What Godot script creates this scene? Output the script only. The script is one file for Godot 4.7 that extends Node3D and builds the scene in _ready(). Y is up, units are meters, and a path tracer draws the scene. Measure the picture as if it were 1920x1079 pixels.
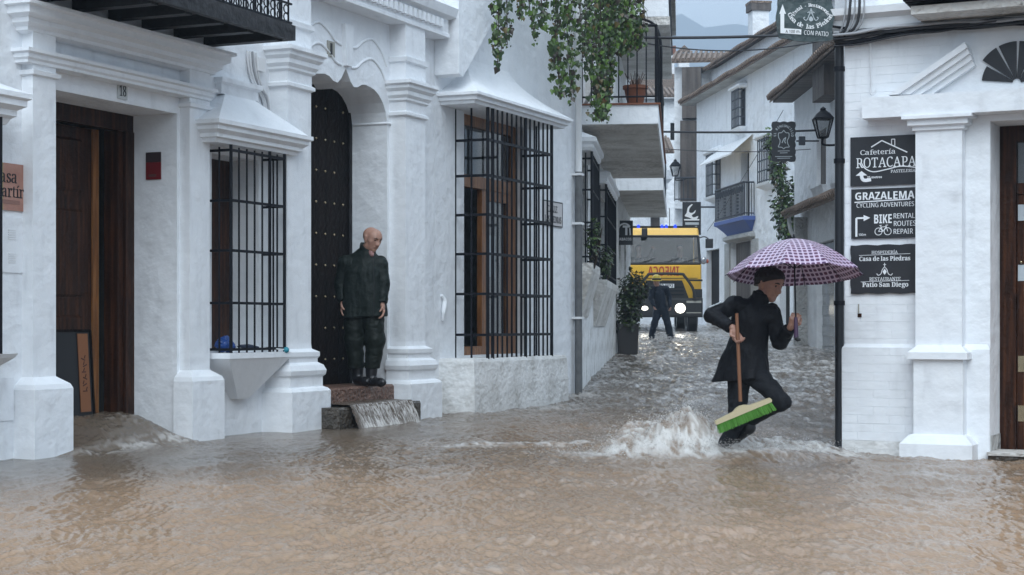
extends Node3D
# A flooded village street in heavy rain. Units are metres, the camera looks along -z,
# y = 0 is the water level in the little square in front of the houses.

const LEFT_U := Vector3(0.398, 0, -0.917)      # direction of the left row of houses
const LEFT_O := Vector3(-9, 0, 0)
const RIGHT_U := Vector3(0.893, 0, 0.449)      # front of the corner house on the right
const RIGHT_O := Vector3(2.53, 0, -12.95)
const LANE_U := Vector3(0.0995, 0, -0.995)     # left side of the lane
const LANE_O := Vector3(0.85, 0, -22.68)
const FAR_U := Vector3(0.124, 0, 0.9923)       # right side of the lane, far houses
const FAR_O := Vector3(6.5, 0, -72.0)

var M := {}
var taken := {}
var rng := RandomNumberGenerator.new()

func _ready():
	rng.seed = 7
	# camera
	var cam := Camera3D.new()
	cam.name = "camera"
	cam.projection = Camera3D.PROJECTION_FRUSTUM
	cam.near = 0.1
	cam.far = 4000.0
	cam.size = 0.1 * 1079.0 / 3200.0
	cam.frustum_offset = Vector2(0, 0.1 * 70.5 / 3200.0)
	cam.position = Vector3(0, 0.97, 0)
	add_child(cam)
	cam.current = true
	# sky, air and exposure
	var we := WorldEnvironment.new()
	we.name = "world_environment"
	var env := Environment.new()
	var sm := ProceduralSkyMaterial.new()
	sm.sky_top_color = Color(0.80, 0.865, 0.93)
	sm.sky_horizon_color = Color(0.695, 0.732, 0.775)
	sm.sky_curve = 0.2
	sm.ground_bottom_color = Color(0.45, 0.42, 0.40)
	sm.ground_horizon_color = Color(0.62, 0.66, 0.70)
	sm.sun_angle_max = 1.0
	var sky := Sky.new()
	sky.sky_material = sm
	env.background_mode = Environment.BG_SKY
	env.sky = sky
	env.ambient_light_source = Environment.AMBIENT_SOURCE_SKY
	env.tonemap_mode = Environment.TONE_MAPPER_LINEAR
	env.tonemap_exposure = 2.65
	env.sdfgi_enabled = true
	env.ssao_enabled = true
	env.ssil_enabled = true
	env.fog_enabled = true
	env.fog_density = 0.0013
	env.fog_light_color = Color(0.72, 0.79, 0.86)
	we.environment = env
	add_child(we)
	# the sun behind thick cloud
	var sun := DirectionalLight3D.new()
	sun.name = "sun"
	sun.light_energy = 0.5
	sun.light_angular_distance = 50.0
	sun.light_color = Color(0.93, 0.97, 1.0)
	sun.shadow_enabled = true
	sun.rotation_degrees = Vector3(-40, 0, 0)
	add_child(sun)
	make_materials()
	# setting
	build_ground()
	build_water()
	build_hills()
	# buildings, near to far
	build_house_18()
	build_portal_house()
	build_corner_house()
	build_right_house()
	build_lane_houses()
	build_far_houses()
	# things
	build_signs()
	build_people()
	build_truck()
	build_plants()
	build_wires()
	build_small_things()

# ------------------------------------------------------------------ geometry
class Geo:
	var v := PackedVector3Array()
	var n := PackedVector3Array()
	var c := PackedColorArray()
	var uv := PackedVector2Array()
	var col := Color(1, 1, 1)
	var use_col := false
	var use_uv := false
	# a, b, c run counter-clockwise seen from outside
	func tri(a: Vector3, b: Vector3, d: Vector3):
		var nn := (b - a).cross(d - a).normalized()
		v.append(a); v.append(d); v.append(b)
		n.append(nn); n.append(nn); n.append(nn)
		if use_col:
			c.append(col); c.append(col); c.append(col)
	func trin(a: Vector3, b: Vector3, d: Vector3, na: Vector3, nb: Vector3, nd: Vector3):
		v.append(a); v.append(d); v.append(b)
		n.append(na); n.append(nd); n.append(nb)
		if use_col:
			c.append(col); c.append(col); c.append(col)
	func quad(a: Vector3, b: Vector3, d: Vector3, e: Vector3):
		tri(a, b, d); tri(a, d, e)
	func quadn(a, b, d, e, na, nb, nd, ne):
		trin(a, b, d, na, nb, nd); trin(a, d, e, na, nd, ne)
	func box(ce: Vector3, s: Vector3):
		obox(Transform3D(Basis(), ce), s)
	func span(a: Vector3, b: Vector3):
		obox(Transform3D(Basis(), (a + b) / 2), (b - a).abs())
	func obox(x: Transform3D, s: Vector3):
		var h := s / 2
		var p := []
		for i in 8:
			p.append(x * Vector3(h.x if i & 1 else -h.x, h.y if i & 2 else -h.y, h.z if i & 4 else -h.z))
		quad(p[4], p[5], p[7], p[6]); quad(p[1], p[0], p[2], p[3])
		quad(p[5], p[1], p[3], p[7]); quad(p[0], p[4], p[6], p[2])
		quad(p[6], p[7], p[3], p[2]); quad(p[0], p[1], p[5], p[4])
	# box with chamfered edges on the four sides of its +z face
	func brick(ce: Vector3, s: Vector3, e: float):
		var h := s / 2
		var A := []; var B := []; var C := []
		for q in [Vector2(-1, -1), Vector2(1, -1), Vector2(1, 1), Vector2(-1, 1)]:
			A.append(ce + Vector3(q.x * h.x, q.y * h.y, -h.z))
			B.append(ce + Vector3(q.x * h.x, q.y * h.y, h.z - e))
			C.append(ce + Vector3(q.x * (h.x - e), q.y * (h.y - e), h.z))
		quad(C[0], C[1], C[2], C[3])
		for i in 4:
			var j := (i + 1) % 4
			quad(A[i], A[j], B[j], B[i]); quad(B[i], B[j], C[j], C[i])
	# moulding: profile of (projection, height) from bottom to top, wrapped round x0..x1 with returns to z0
	func mould(x0: float, x1: float, z0: float, prof: Array, zb := 0.0):
		var rows := []
		for p in prof:
			rows.append([Vector3(x0 - p.x, p.y, z0 - zb), Vector3(x0 - p.x, p.y, z0 + p.x), Vector3(x1 + p.x, p.y, z0 + p.x), Vector3(x1 + p.x, p.y, z0 - zb)])
		for i in rows.size() - 1:
			var l = rows[i]; var u = rows[i + 1]
			for j in 3:
				quad(l[j], l[j + 1], u[j + 1], u[j])
		var a = rows[0]; quad(a[0], a[3], a[2], a[1])
		var b = rows[rows.size() - 1]; quad(b[0], b[1], b[2], b[3])
	func tube(pts: Array, r, sides := 6, caps := true):
		var k := pts.size()
		var rings := []; var norms := []
		var up := Vector3.UP
		var dir: Vector3 = (pts[1] - pts[0]).normalized()
		if absf(dir.dot(up)) > 0.9: up = Vector3.RIGHT
		var side: Vector3 = dir.cross(up).normalized()
		for i in k:
			var t: Vector3
			if i == 0: t = pts[1] - pts[0]
			elif i == k - 1: t = pts[k - 1] - pts[k - 2]
			else: t = (pts[i + 1] - pts[i]).normalized() + (pts[i] - pts[i - 1]).normalized()
			t = t.normalized()
			side = (side - t * side.dot(t)).normalized()
			var bi := t.cross(side)
			var rr: float = r[i] if r is Array else r
			var ring := []; var nr := []
			for j in sides:
				var a := TAU * j / sides
				var d := side * cos(a) + bi * sin(a)
				nr.append(d); ring.append(pts[i] + d * rr)
			rings.append(ring); norms.append(nr)
		for i in k - 1:
			for j in sides:
				var q := (j + 1) % sides
				quadn(rings[i][j], rings[i][q], rings[i + 1][q], rings[i + 1][j], norms[i][j], norms[i][q], norms[i + 1][q], norms[i + 1][j])
		if caps:
			for j in range(1, sides - 1):
				tri(rings[0][0], rings[0][j + 1], rings[0][j])
				tri(rings[k - 1][0], rings[k - 1][j], rings[k - 1][j + 1])
	# surface of revolution about +y through o; profile of (radius, height)
	func lathe(o: Vector3, prof: Array, sides := 16, basis := Basis()):
		for i in prof.size() - 1:
			var p: Vector2 = prof[i]; var q: Vector2 = prof[i + 1]
			var sl := Vector2(q.y - p.y, p.x - q.x).normalized()
			for j in sides:
				var a := TAU * j / sides; var b := TAU * (j + 1) / sides
				var da := Vector3(cos(a), 0, -sin(a)); var db := Vector3(cos(b), 0, -sin(b))
				var na := basis * (da * sl.x + Vector3.UP * sl.y); var nb := basis * (db * sl.x + Vector3.UP * sl.y)
				quadn(o + basis * (da * p.x + Vector3.UP * p.y), o + basis * (db * p.x + Vector3.UP * p.y), o + basis * (db * q.x + Vector3.UP * q.y), o + basis * (da * q.x + Vector3.UP * q.y), na, nb, nb, na)
	func ball(o: Vector3, s: Vector3, lat := 6, lon := 10):
		for i in lat:
			var t0 := PI * i / lat - PI / 2; var t1 := PI * (i + 1) / lat - PI / 2
			for j in lon:
				var a := TAU * j / lon; var b := TAU * (j + 1) / lon
				var P := []
				for q in [[a, t0], [b, t0], [b, t1], [a, t1]]:
					P.append(Vector3(cos(q[0]) * cos(q[1]), sin(q[1]), -sin(q[0]) * cos(q[1])))
				quadn(o + P[0] * s, o + P[1] * s, o + P[2] * s, o + P[3] * s, (P[0] / s).normalized(), (P[1] / s).normalized(), (P[2] / s).normalized(), (P[3] / s).normalized())
	# extruded polygon in the xy plane
	func prism(poly: PackedVector2Array, z0: float, z1: float, x := Transform3D()):
		var p := poly
		if Geometry2D.is_polygon_clockwise(p):
			p = p.duplicate(); p.reverse()
		var ix := Geometry2D.triangulate_polygon(p)
		for i in range(0, ix.size(), 3):
			var a := p[ix[i]]; var b := p[ix[i + 1]]; var d := p[ix[i + 2]]
			if (b - a).cross(d - a) < 0:
				var s := b; b = d; d = s
			tri(x * Vector3(a.x, a.y, z1), x * Vector3(b.x, b.y, z1), x * Vector3(d.x, d.y, z1))
			tri(x * Vector3(a.x, a.y, z0), x * Vector3(d.x, d.y, z0), x * Vector3(b.x, b.y, z0))
		for i in p.size():
			var a := p[i]; var b := p[(i + 1) % p.size()]
			quad(x * Vector3(a.x, a.y, z0), x * Vector3(b.x, b.y, z0), x * Vector3(b.x, b.y, z1), x * Vector3(a.x, a.y, z1))
	# wall slab x0..x1, y0..y1, z0..z1 with rectangular holes
	func wall(x0: float, x1: float, y0: float, y1: float, z0: float, z1: float, holes: Array):
		var xs := [x0, x1]; var ys := [y0, y1]
		for h in holes:
			for q in [h[0], h[1]]:
				if q > x0 and q < x1 and not xs.has(q): xs.append(q)
			for q in [h[2], h[3]]:
				if q > y0 and q < y1 and not ys.has(q): ys.append(q)
		xs.sort(); ys.sort()
		var solid := func(i, j):
			if i < 0 or j < 0 or i >= xs.size() - 1 or j >= ys.size() - 1: return false
			var mx: float = (xs[i] + xs[i + 1]) / 2; var my: float = (ys[j] + ys[j + 1]) / 2
			for h in holes:
				if mx > h[0] and mx < h[1] and my > h[2] and my < h[3]: return false
			return true
		for i in xs.size() - 1:
			for j in ys.size() - 1:
				if not solid.call(i, j): continue
				var a: float = xs[i]; var b: float = xs[i + 1]; var c0: float = ys[j]; var d: float = ys[j + 1]
				quad(Vector3(a, c0, z1), Vector3(b, c0, z1), Vector3(b, d, z1), Vector3(a, d, z1))
				quad(Vector3(b, c0, z0), Vector3(a, c0, z0), Vector3(a, d, z0), Vector3(b, d, z0))
				if not solid.call(i - 1, j): quad(Vector3(a, c0, z0), Vector3(a, c0, z1), Vector3(a, d, z1), Vector3(a, d, z0))
				if not solid.call(i + 1, j): quad(Vector3(b, c0, z1), Vector3(b, c0, z0), Vector3(b, d, z0), Vector3(b, d, z1))
				if not solid.call(i, j - 1): quad(Vector3(a, c0, z0), Vector3(b, c0, z0), Vector3(b, c0, z1), Vector3(a, c0, z1))
				if not solid.call(i, j + 1): quad(Vector3(a, d, z1), Vector3(b, d, z1), Vector3(b, d, z0), Vector3(a, d, z0))
	func mesh() -> ArrayMesh:
		var arr := []
		arr.resize(Mesh.ARRAY_MAX)
		arr[Mesh.ARRAY_VERTEX] = v
		arr[Mesh.ARRAY_NORMAL] = n
		if use_col: arr[Mesh.ARRAY_COLOR] = c
		if use_uv: arr[Mesh.ARRAY_TEX_UV] = uv
		var m := ArrayMesh.new()
		m.add_surface_from_arrays(Mesh.PRIMITIVE_TRIANGLES, arr)
		return m

func V(x, y, z) -> Vector3: return Vector3(x, y, z)
func P2(x, y) -> Vector2: return Vector2(x, y)

func numbered(called: String) -> String:
	if not taken.has(called):
		taken[called] = 0
		return called
	taken[called] += 1
	return "%s_%03d" % [called, taken[called]]

func tag(o: Node, label: String, category: String, group := ""):
	o.set_meta("label", label); o.set_meta("category", category)
	if group != "": o.set_meta("group", group)
	return o

func thing(called: String, label: String, category: String, xf: Transform3D, group := "") -> Node3D:
	var o := Node3D.new()
	o.name = numbered(called)
	o.transform = xf
	add_child(o)
	return tag(o, label, category, group)

func mi(parent: Node, called: String, mesh: Mesh, m: Material, at := Vector3.ZERO) -> MeshInstance3D:
	var o := MeshInstance3D.new()
	o.name = numbered(called) if parent == self else called
	o.mesh = mesh
	o.material_override = m
	o.position = at
	parent.add_child(o, true)
	return o

func part(parent: Node, called: String, g: Geo, m: Material) -> MeshInstance3D:
	return mi(parent, called, g.mesh(), m)

func struct(called: String, g: Geo, m: Material) -> MeshInstance3D:
	var o := part(self, called, g, m)
	o.set_meta("kind", "structure")
	return o

func boxp(parent: Node, called: String, a: Vector3, b: Vector3, m: Material) -> MeshInstance3D:
	var g := Geo.new(); g.span(a, b)
	return part(parent, called, g, m)

func frame(o: Vector3, u: Vector3, t := 0.0, y := 0.0, out := 0.0) -> Transform3D:
	var n := u.cross(Vector3.UP).normalized()
	return Transform3D(Basis(u.normalized(), Vector3.UP, n), o + u.normalized() * t + n * out + Vector3.UP * y)

func group_node(parent: Node, called: String) -> Node3D:
	var o := Node3D.new()
	o.name = called
	parent.add_child(o, true)
	return o

var fonts := {}
func font(fam: String, bold := false, italic := false) -> Font:
	var key := "%s%s%s" % [fam, bold, italic]
	if not fonts.has(key):
		var f := SystemFont.new()
		f.font_names = PackedStringArray([fam])
		if bold: f.font_weight = 700
		f.font_italic = italic
		fonts[key] = f
	return fonts[key]

# lettering: cap height h, centred (align 1) or left (0) at a place in the parent's axes, squeezed to width w if w > 0
func text(parent: Node, called: String, s: String, f: Font, h: float, at: Vector3, m: Material, align := 1, w := 0.0, depth := 0.003) -> MeshInstance3D:
	var t := TextMesh.new()
	t.text = s
	t.font = f
	t.font_size = 48
	t.pixel_size = h / 34.5
	t.depth = depth
	t.curve_step = 2.0
	t.horizontal_alignment = HORIZONTAL_ALIGNMENT_CENTER
	t.vertical_alignment = VERTICAL_ALIGNMENT_CENTER
	var bb := t.get_aabb()
	var o := mi(parent, called, t, m, at)
	if w > 0 and bb.size.x > 0: o.scale.x = w / bb.size.x
	var cx := (bb.position.x + bb.size.x / 2) * o.scale.x
	var cy := bb.position.y + bb.size.y / 2
	o.position = at - V(cx, cy, 0)
	if align == 0: o.position.x += bb.size.x / 2 * o.scale.x
	return o

# letters along an arc: centre c, radius r, from angle a0 to a1 (degrees, 90 = top)
func arc_text(parent: Node, called: String, s: String, f: Font, h: float, c: Vector3, rx: float, ry: float, a0: float, a1: float, m: Material):
	var holder := group_node(parent, called)
	for i in s.length():
		if s[i] == " ": continue
		var a := deg_to_rad(lerpf(a0, a1, float(i) / (s.length() - 1)))
		var t := TextMesh.new()
		t.text = s[i]; t.font = f; t.font_size = 48; t.pixel_size = h / 34.5; t.depth = 0.003; t.curve_step = 2.0
		var o := mi(holder, "letter", t, m, c + V(cos(a) * rx, sin(a) * ry, 0))
		var tang := Vector2(-sin(a) * rx, cos(a) * ry)
		if a1 < a0: tang = -tang
		o.rotation.z = tang.angle()

# ------------------------------------------------------------------ materials
func noise(freq: float, oct := 4, sd := 1, kind := FastNoiseLite.TYPE_SIMPLEX_SMOOTH, frac := FastNoiseLite.FRACTAL_FBM) -> FastNoiseLite:
	var f := FastNoiseLite.new()
	f.seed = sd; f.noise_type = kind; f.frequency = freq
	f.fractal_type = frac; f.fractal_octaves = oct
	return f

func tex_from(img: Image) -> ImageTexture:
	return ImageTexture.create_from_image(img)

func normal_tex(n: FastNoiseLite, size: int, strength: float, sy := 1.0) -> ImageTexture:
	var im := n.get_seamless_image(size, int(size * sy))
	im.convert(Image.FORMAT_RF)
	if sy != 1.0: im.resize(size, size)
	im.bump_map_to_normal_map(strength)
	return tex_from(im)

# colours (linear) mixed by noise: stops of [value, colour]
func ramp_tex(n: FastNoiseLite, size: int, stops: Array, sx := 1, sy := 1, fine: FastNoiseLite = null, fa := 0.0) -> ImageTexture:
	var im := n.get_seamless_image(size / sx, size / sy)
	if sx != 1 or sy != 1: im.resize(size, size, Image.INTERPOLATE_CUBIC)
	var fi: Image = fine.get_seamless_image(size, size) if fine else null
	var out := Image.create(size, size, false, Image.FORMAT_RGB8)
	var lut := []
	for i in 256:
		var v := i / 255.0
		var c: Color = stops[0][1]
		for k in stops.size() - 1:
			if v >= stops[k][0]:
				c = stops[k][1].lerp(stops[k + 1][1], clampf((v - stops[k][0]) / (stops[k + 1][0] - stops[k][0]), 0, 1))
		lut.append(c.linear_to_srgb())
	for y in size:
		for x in size:
			var v := im.get_pixel(x, y).r
			if fi: v += (fi.get_pixel(x, y).r - 0.5) * fa
			out.set_pixel(x, y, lut[clampi(int(v * 255), 0, 255)])
	return tex_from(out)

func lin(r, g, b) -> Color: return Color(r, g, b).linear_to_srgb()

func flat(c: Color, rough := 0.7, metal := 0.0) -> StandardMaterial3D:
	var m := StandardMaterial3D.new()
	m.albedo_color = c; m.roughness = rough; m.metallic = metal
	return m

func tri_mat(m: StandardMaterial3D, scale: float, world := true) -> StandardMaterial3D:
	m.uv1_triplanar = true
	m.uv1_world_triplanar = world
	m.uv1_scale = Vector3.ONE * scale
	return m

func textured(albedo: Texture2D, nrm: Texture2D, ns: float, rough: float, scale: float, world := true) -> StandardMaterial3D:
	var m := StandardMaterial3D.new()
	m.albedo_texture = albedo
	m.roughness = rough
	if nrm:
		m.normal_enabled = true; m.normal_texture = nrm; m.normal_scale = ns
	return tri_mat(m, scale, world)

func make_materials():
	var pl_n := normal_tex(noise(0.018, 5, 3), 512, 9.0)
	var pl_rough := normal_tex(noise(0.05, 5, 5), 512, 10.0)
	# limewash: broad patches, streaks where rain has run down, fine specks
	var white := ramp_tex(noise(0.022, 5, 11), 512, [[0.0, Color(0.68, 0.70, 0.73)], [0.2, Color(0.765, 0.79, 0.82)], [0.36, Color(0.795, 0.82, 0.852)], [0.7, Color(0.81, 0.835, 0.865)], [1.0, Color(0.85, 0.87, 0.89)]], 1, 6, noise(0.012, 5, 12), 0.35)
	M.plaster = textured(white, pl_n, 0.42, 0.75, 0.5)
	M.trim = textured(white, pl_n, 0.3, 0.7, 0.65)
	var old := ramp_tex(noise(0.01, 5, 13), 512, [[0.0, Color(0.42, 0.41, 0.39)], [0.28, Color(0.62, 0.62, 0.61)], [0.55, Color(0.76, 0.77, 0.77)], [1.0, Color(0.84, 0.84, 0.84)]], 1, 1, noise(0.08, 3, 14), 0.4)
	M.old_plaster = textured(old, pl_rough, 0.28, 0.8, 0.45)
	M.far_plaster = textured(white, pl_n, 0.6, 0.8, 0.2)
	var grey := ramp_tex(noise(0.012, 4, 15), 256, [[0.0, Color(0.30, 0.30, 0.295)], [1.0, Color(0.5, 0.5, 0.49)]])
	M.grey_plaster = textured(grey, pl_rough, 0.8, 0.8, 0.4)
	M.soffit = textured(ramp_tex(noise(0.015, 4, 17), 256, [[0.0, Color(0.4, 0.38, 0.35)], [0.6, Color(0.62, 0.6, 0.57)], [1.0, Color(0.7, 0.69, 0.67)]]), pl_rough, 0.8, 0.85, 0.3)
	M.pot_white = flat(lin(0.75, 0.76, 0.77), 0.6)
	# wood: fine grain runs along y
	var grain := noise(0.03, 4, 21)
	var wn := normal_tex(noise(0.05, 3, 22), 256, 3.0)
	M.wood_red = textured(ramp_tex(grain, 512, [[0.0, Color(0.010, 0.004, 0.002)], [0.5, Color(0.032, 0.011, 0.005)], [1.0, Color(0.075, 0.026, 0.010)]], 1, 16), wn, 0.3, 0.42, 1.2, false)
	M.wood_honey = textured(ramp_tex(grain, 512, [[0.0, Color(0.12, 0.045, 0.014)], [0.5, Color(0.23, 0.092, 0.028)], [1.0, Color(0.32, 0.145, 0.05)]], 1, 16), wn, 0.3, 0.4, 1.2, false)
	M.wood_dark = textured(ramp_tex(grain, 256, [[0.0, Color(0.003, 0.002, 0.002)], [1.0, Color(0.012, 0.007, 0.006)]], 1, 16), wn, 0.5, 0.5, 1.0, false)
	M.wood_black = textured(ramp_tex(grain, 256, [[0.0, Color(0.008, 0.008, 0.010)], [1.0, Color(0.028, 0.027, 0.03)]], 16, 1), wn, 0.5, 0.6, 0.7, false)
	M.wood_grey = textured(ramp_tex(grain, 256, [[0.0, Color(0.05, 0.04, 0.035)], [1.0, Color(0.13, 0.11, 0.10)]], 1, 12), wn, 0.5, 0.7, 0.5, false)
	M.blind = textured(ramp_tex(noise(0.02, 3, 27), 256, [[0.0, Color(0.07, 0.032, 0.018)], [1.0, Color(0.16, 0.075, 0.042)]], 16, 1), wn, 0.6, 0.8, 1.5, false)
	M.stone = textured(ramp_tex(noise(0.02, 4, 28), 256, [[0.0, Color(0.09, 0.05, 0.036)], [0.6, Color(0.19, 0.105, 0.075)], [1.0, Color(0.27, 0.17, 0.12)]]), pl_rough, 1.0, 0.45, 0.7)
	M.wet_stone = textured(ramp_tex(noise(0.02, 4, 29), 256, [[0.0, Color(0.03, 0.028, 0.022)], [0.6, Color(0.075, 0.062, 0.05)], [1.0, Color(0.12, 0.10, 0.075)]]), pl_rough, 1.0, 0.3, 0.7)
	M.wood_dark.metallic_specular = 0.2
	M.wood_red.metallic_specular = 0.3
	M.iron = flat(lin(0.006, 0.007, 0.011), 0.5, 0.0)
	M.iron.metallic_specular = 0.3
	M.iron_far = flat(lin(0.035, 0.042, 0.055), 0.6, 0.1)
	M.black = flat(lin(0.010, 0.011, 0.014), 0.55)
	M.sign_black = textured(ramp_tex(noise(0.02, 3, 30), 256, [[0.0, Color(0.010, 0.011, 0.014)], [1.0, Color(0.022, 0.023, 0.028)]]), null, 0, 0.45, 0.8)
	M.sign_green = textured(ramp_tex(noise(0.02, 3, 31), 256, [[0.0, Color(0.012, 0.02, 0.024)], [0.6, Color(0.03, 0.05, 0.055)], [1.0, Color(0.055, 0.085, 0.09)]], 12, 1), wn, 0.5, 0.45, 0.9)
	M.paint_white = flat(lin(0.78, 0.8, 0.82), 0.6)
	M.paint_pale = flat(lin(0.45, 0.50, 0.53), 0.6)
	M.gold = flat(lin(0.42, 0.34, 0.22), 0.25, 1.0)
	M.pipe = textured(ramp_tex(noise(0.02, 4, 33), 256, [[0.0, Color(0.07, 0.075, 0.08)], [1.0, Color(0.16, 0.165, 0.17)]]), null, 0, 0.5, 1.0)
	M.dark_pipe = flat(lin(0.012, 0.014, 0.018), 0.35, 0.2)
	M.zinc = flat(lin(0.33, 0.32, 0.28), 0.6)
	M.cable = flat(lin(0.03, 0.032, 0.038), 0.6)
	M.cable_pale = flat(lin(0.35, 0.36, 0.38), 0.6)
	M.cable_white = flat(lin(0.7, 0.71, 0.73), 0.65)
	var glass := StandardMaterial3D.new()
	glass.albedo_color = Color(0.06, 0.08, 0.09, 0.35); glass.roughness = 0.04
	glass.transparency = BaseMaterial3D.TRANSPARENCY_ALPHA
	M.glass = glass
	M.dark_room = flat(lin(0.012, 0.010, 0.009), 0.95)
	M.tile = textured(ramp_tex(noise(0.05, 4, 35), 256, [[0.0, Color(0.06, 0.05, 0.042)], [0.5, Color(0.16, 0.115, 0.09)], [0.8, Color(0.30, 0.22, 0.17)], [1.0, Color(0.45, 0.40, 0.34)]]), null, 0, 0.8, 0.8)
	M.terracotta = flat(lin(0.20, 0.075, 0.04), 0.8)
	M.blue_paint = flat(lin(0.08, 0.13, 0.36), 0.6)
	M.skin = skin_mat(Color(0.36, 0.20, 0.15))
	M.skin2 = skin_mat(Color(0.42, 0.235, 0.175))
	var cn := normal_tex(noise(0.02, 4, 41), 256, 5.0)
	M.coat_green = cloth(Color(0.010, 0.015, 0.0135), cn, 0.55)
	M.trouser_green = cloth(Color(0.009, 0.0125, 0.010), cn, 0.5)
	M.coat_navy = cloth(Color(0.006, 0.0065, 0.009), cn, 0.62)
	M.trouser_dark = cloth(Color(0.010, 0.011, 0.014), cn, 0.7)
	M.suit_blue = cloth(Color(0.012, 0.018, 0.03), cn, 0.6)
	M.rubber = flat(lin(0.010, 0.010, 0.012), 0.3)
	M.hair = flat(lin(0.010, 0.008, 0.007), 0.55)
	M.shirt = cloth(Color(0.30, 0.17, 0.16), cn, 0.8)
	M.leaf = leaf_mat()
	M.stem = flat(lin(0.05, 0.035, 0.025), 0.9)

func skin_mat(c: Color) -> StandardMaterial3D:
	var m := textured(ramp_tex(noise(0.05, 3, 43), 128, [[0.0, c * 0.82], [1.0, c * 1.12]]), null, 0, 0.5, 6.0, false)
	m.subsurf_scatter_enabled = true
	m.subsurf_scatter_strength = 0.08
	return m

func cloth(c: Color, nrm: Texture2D, rough: float) -> StandardMaterial3D:
	var m := textured(ramp_tex(noise(0.06, 3, 44), 128, [[0.0, c * 0.7], [1.0, c * 1.4]]), nrm, 0.5, rough, 2.5, false)
	m.metallic_specular = 0.3
	return m

func leaf_mat() -> StandardMaterial3D:
	var m := StandardMaterial3D.new()
	m.vertex_color_use_as_albedo = true
	m.roughness = 0.38
	m.backlight_enabled = true
	m.backlight = Color(0.10, 0.14, 0.04)
	return m

# ------------------------------------------------------------------ ground, water, hills
func smooth(a: float, b: float, x: float) -> float:
	var t := clampf((x - a) / (b - a), 0, 1)
	return t * t * (3 - 2 * t)

# height of the street bed above the square at distance d
func rise(d: float) -> float:
	return 0.0215 * maxf(0.0, d - 20.0) - 0.0 * d

func left_local(x: float, d: float) -> Vector2:      # (along, out) in the left facade's axes
	var rx := x + 9.0; var rz := -d
	return Vector2(rx * 0.398 - rz * 0.917, rx * 0.917 + rz * 0.398)

var w_big: FastNoiseLite
var w_mid: FastNoiseLite
var w_fine: FastNoiseLite
var w_patch: FastNoiseLite
var w_warp: FastNoiseLite
var w_foam: FastNoiseLite

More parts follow.
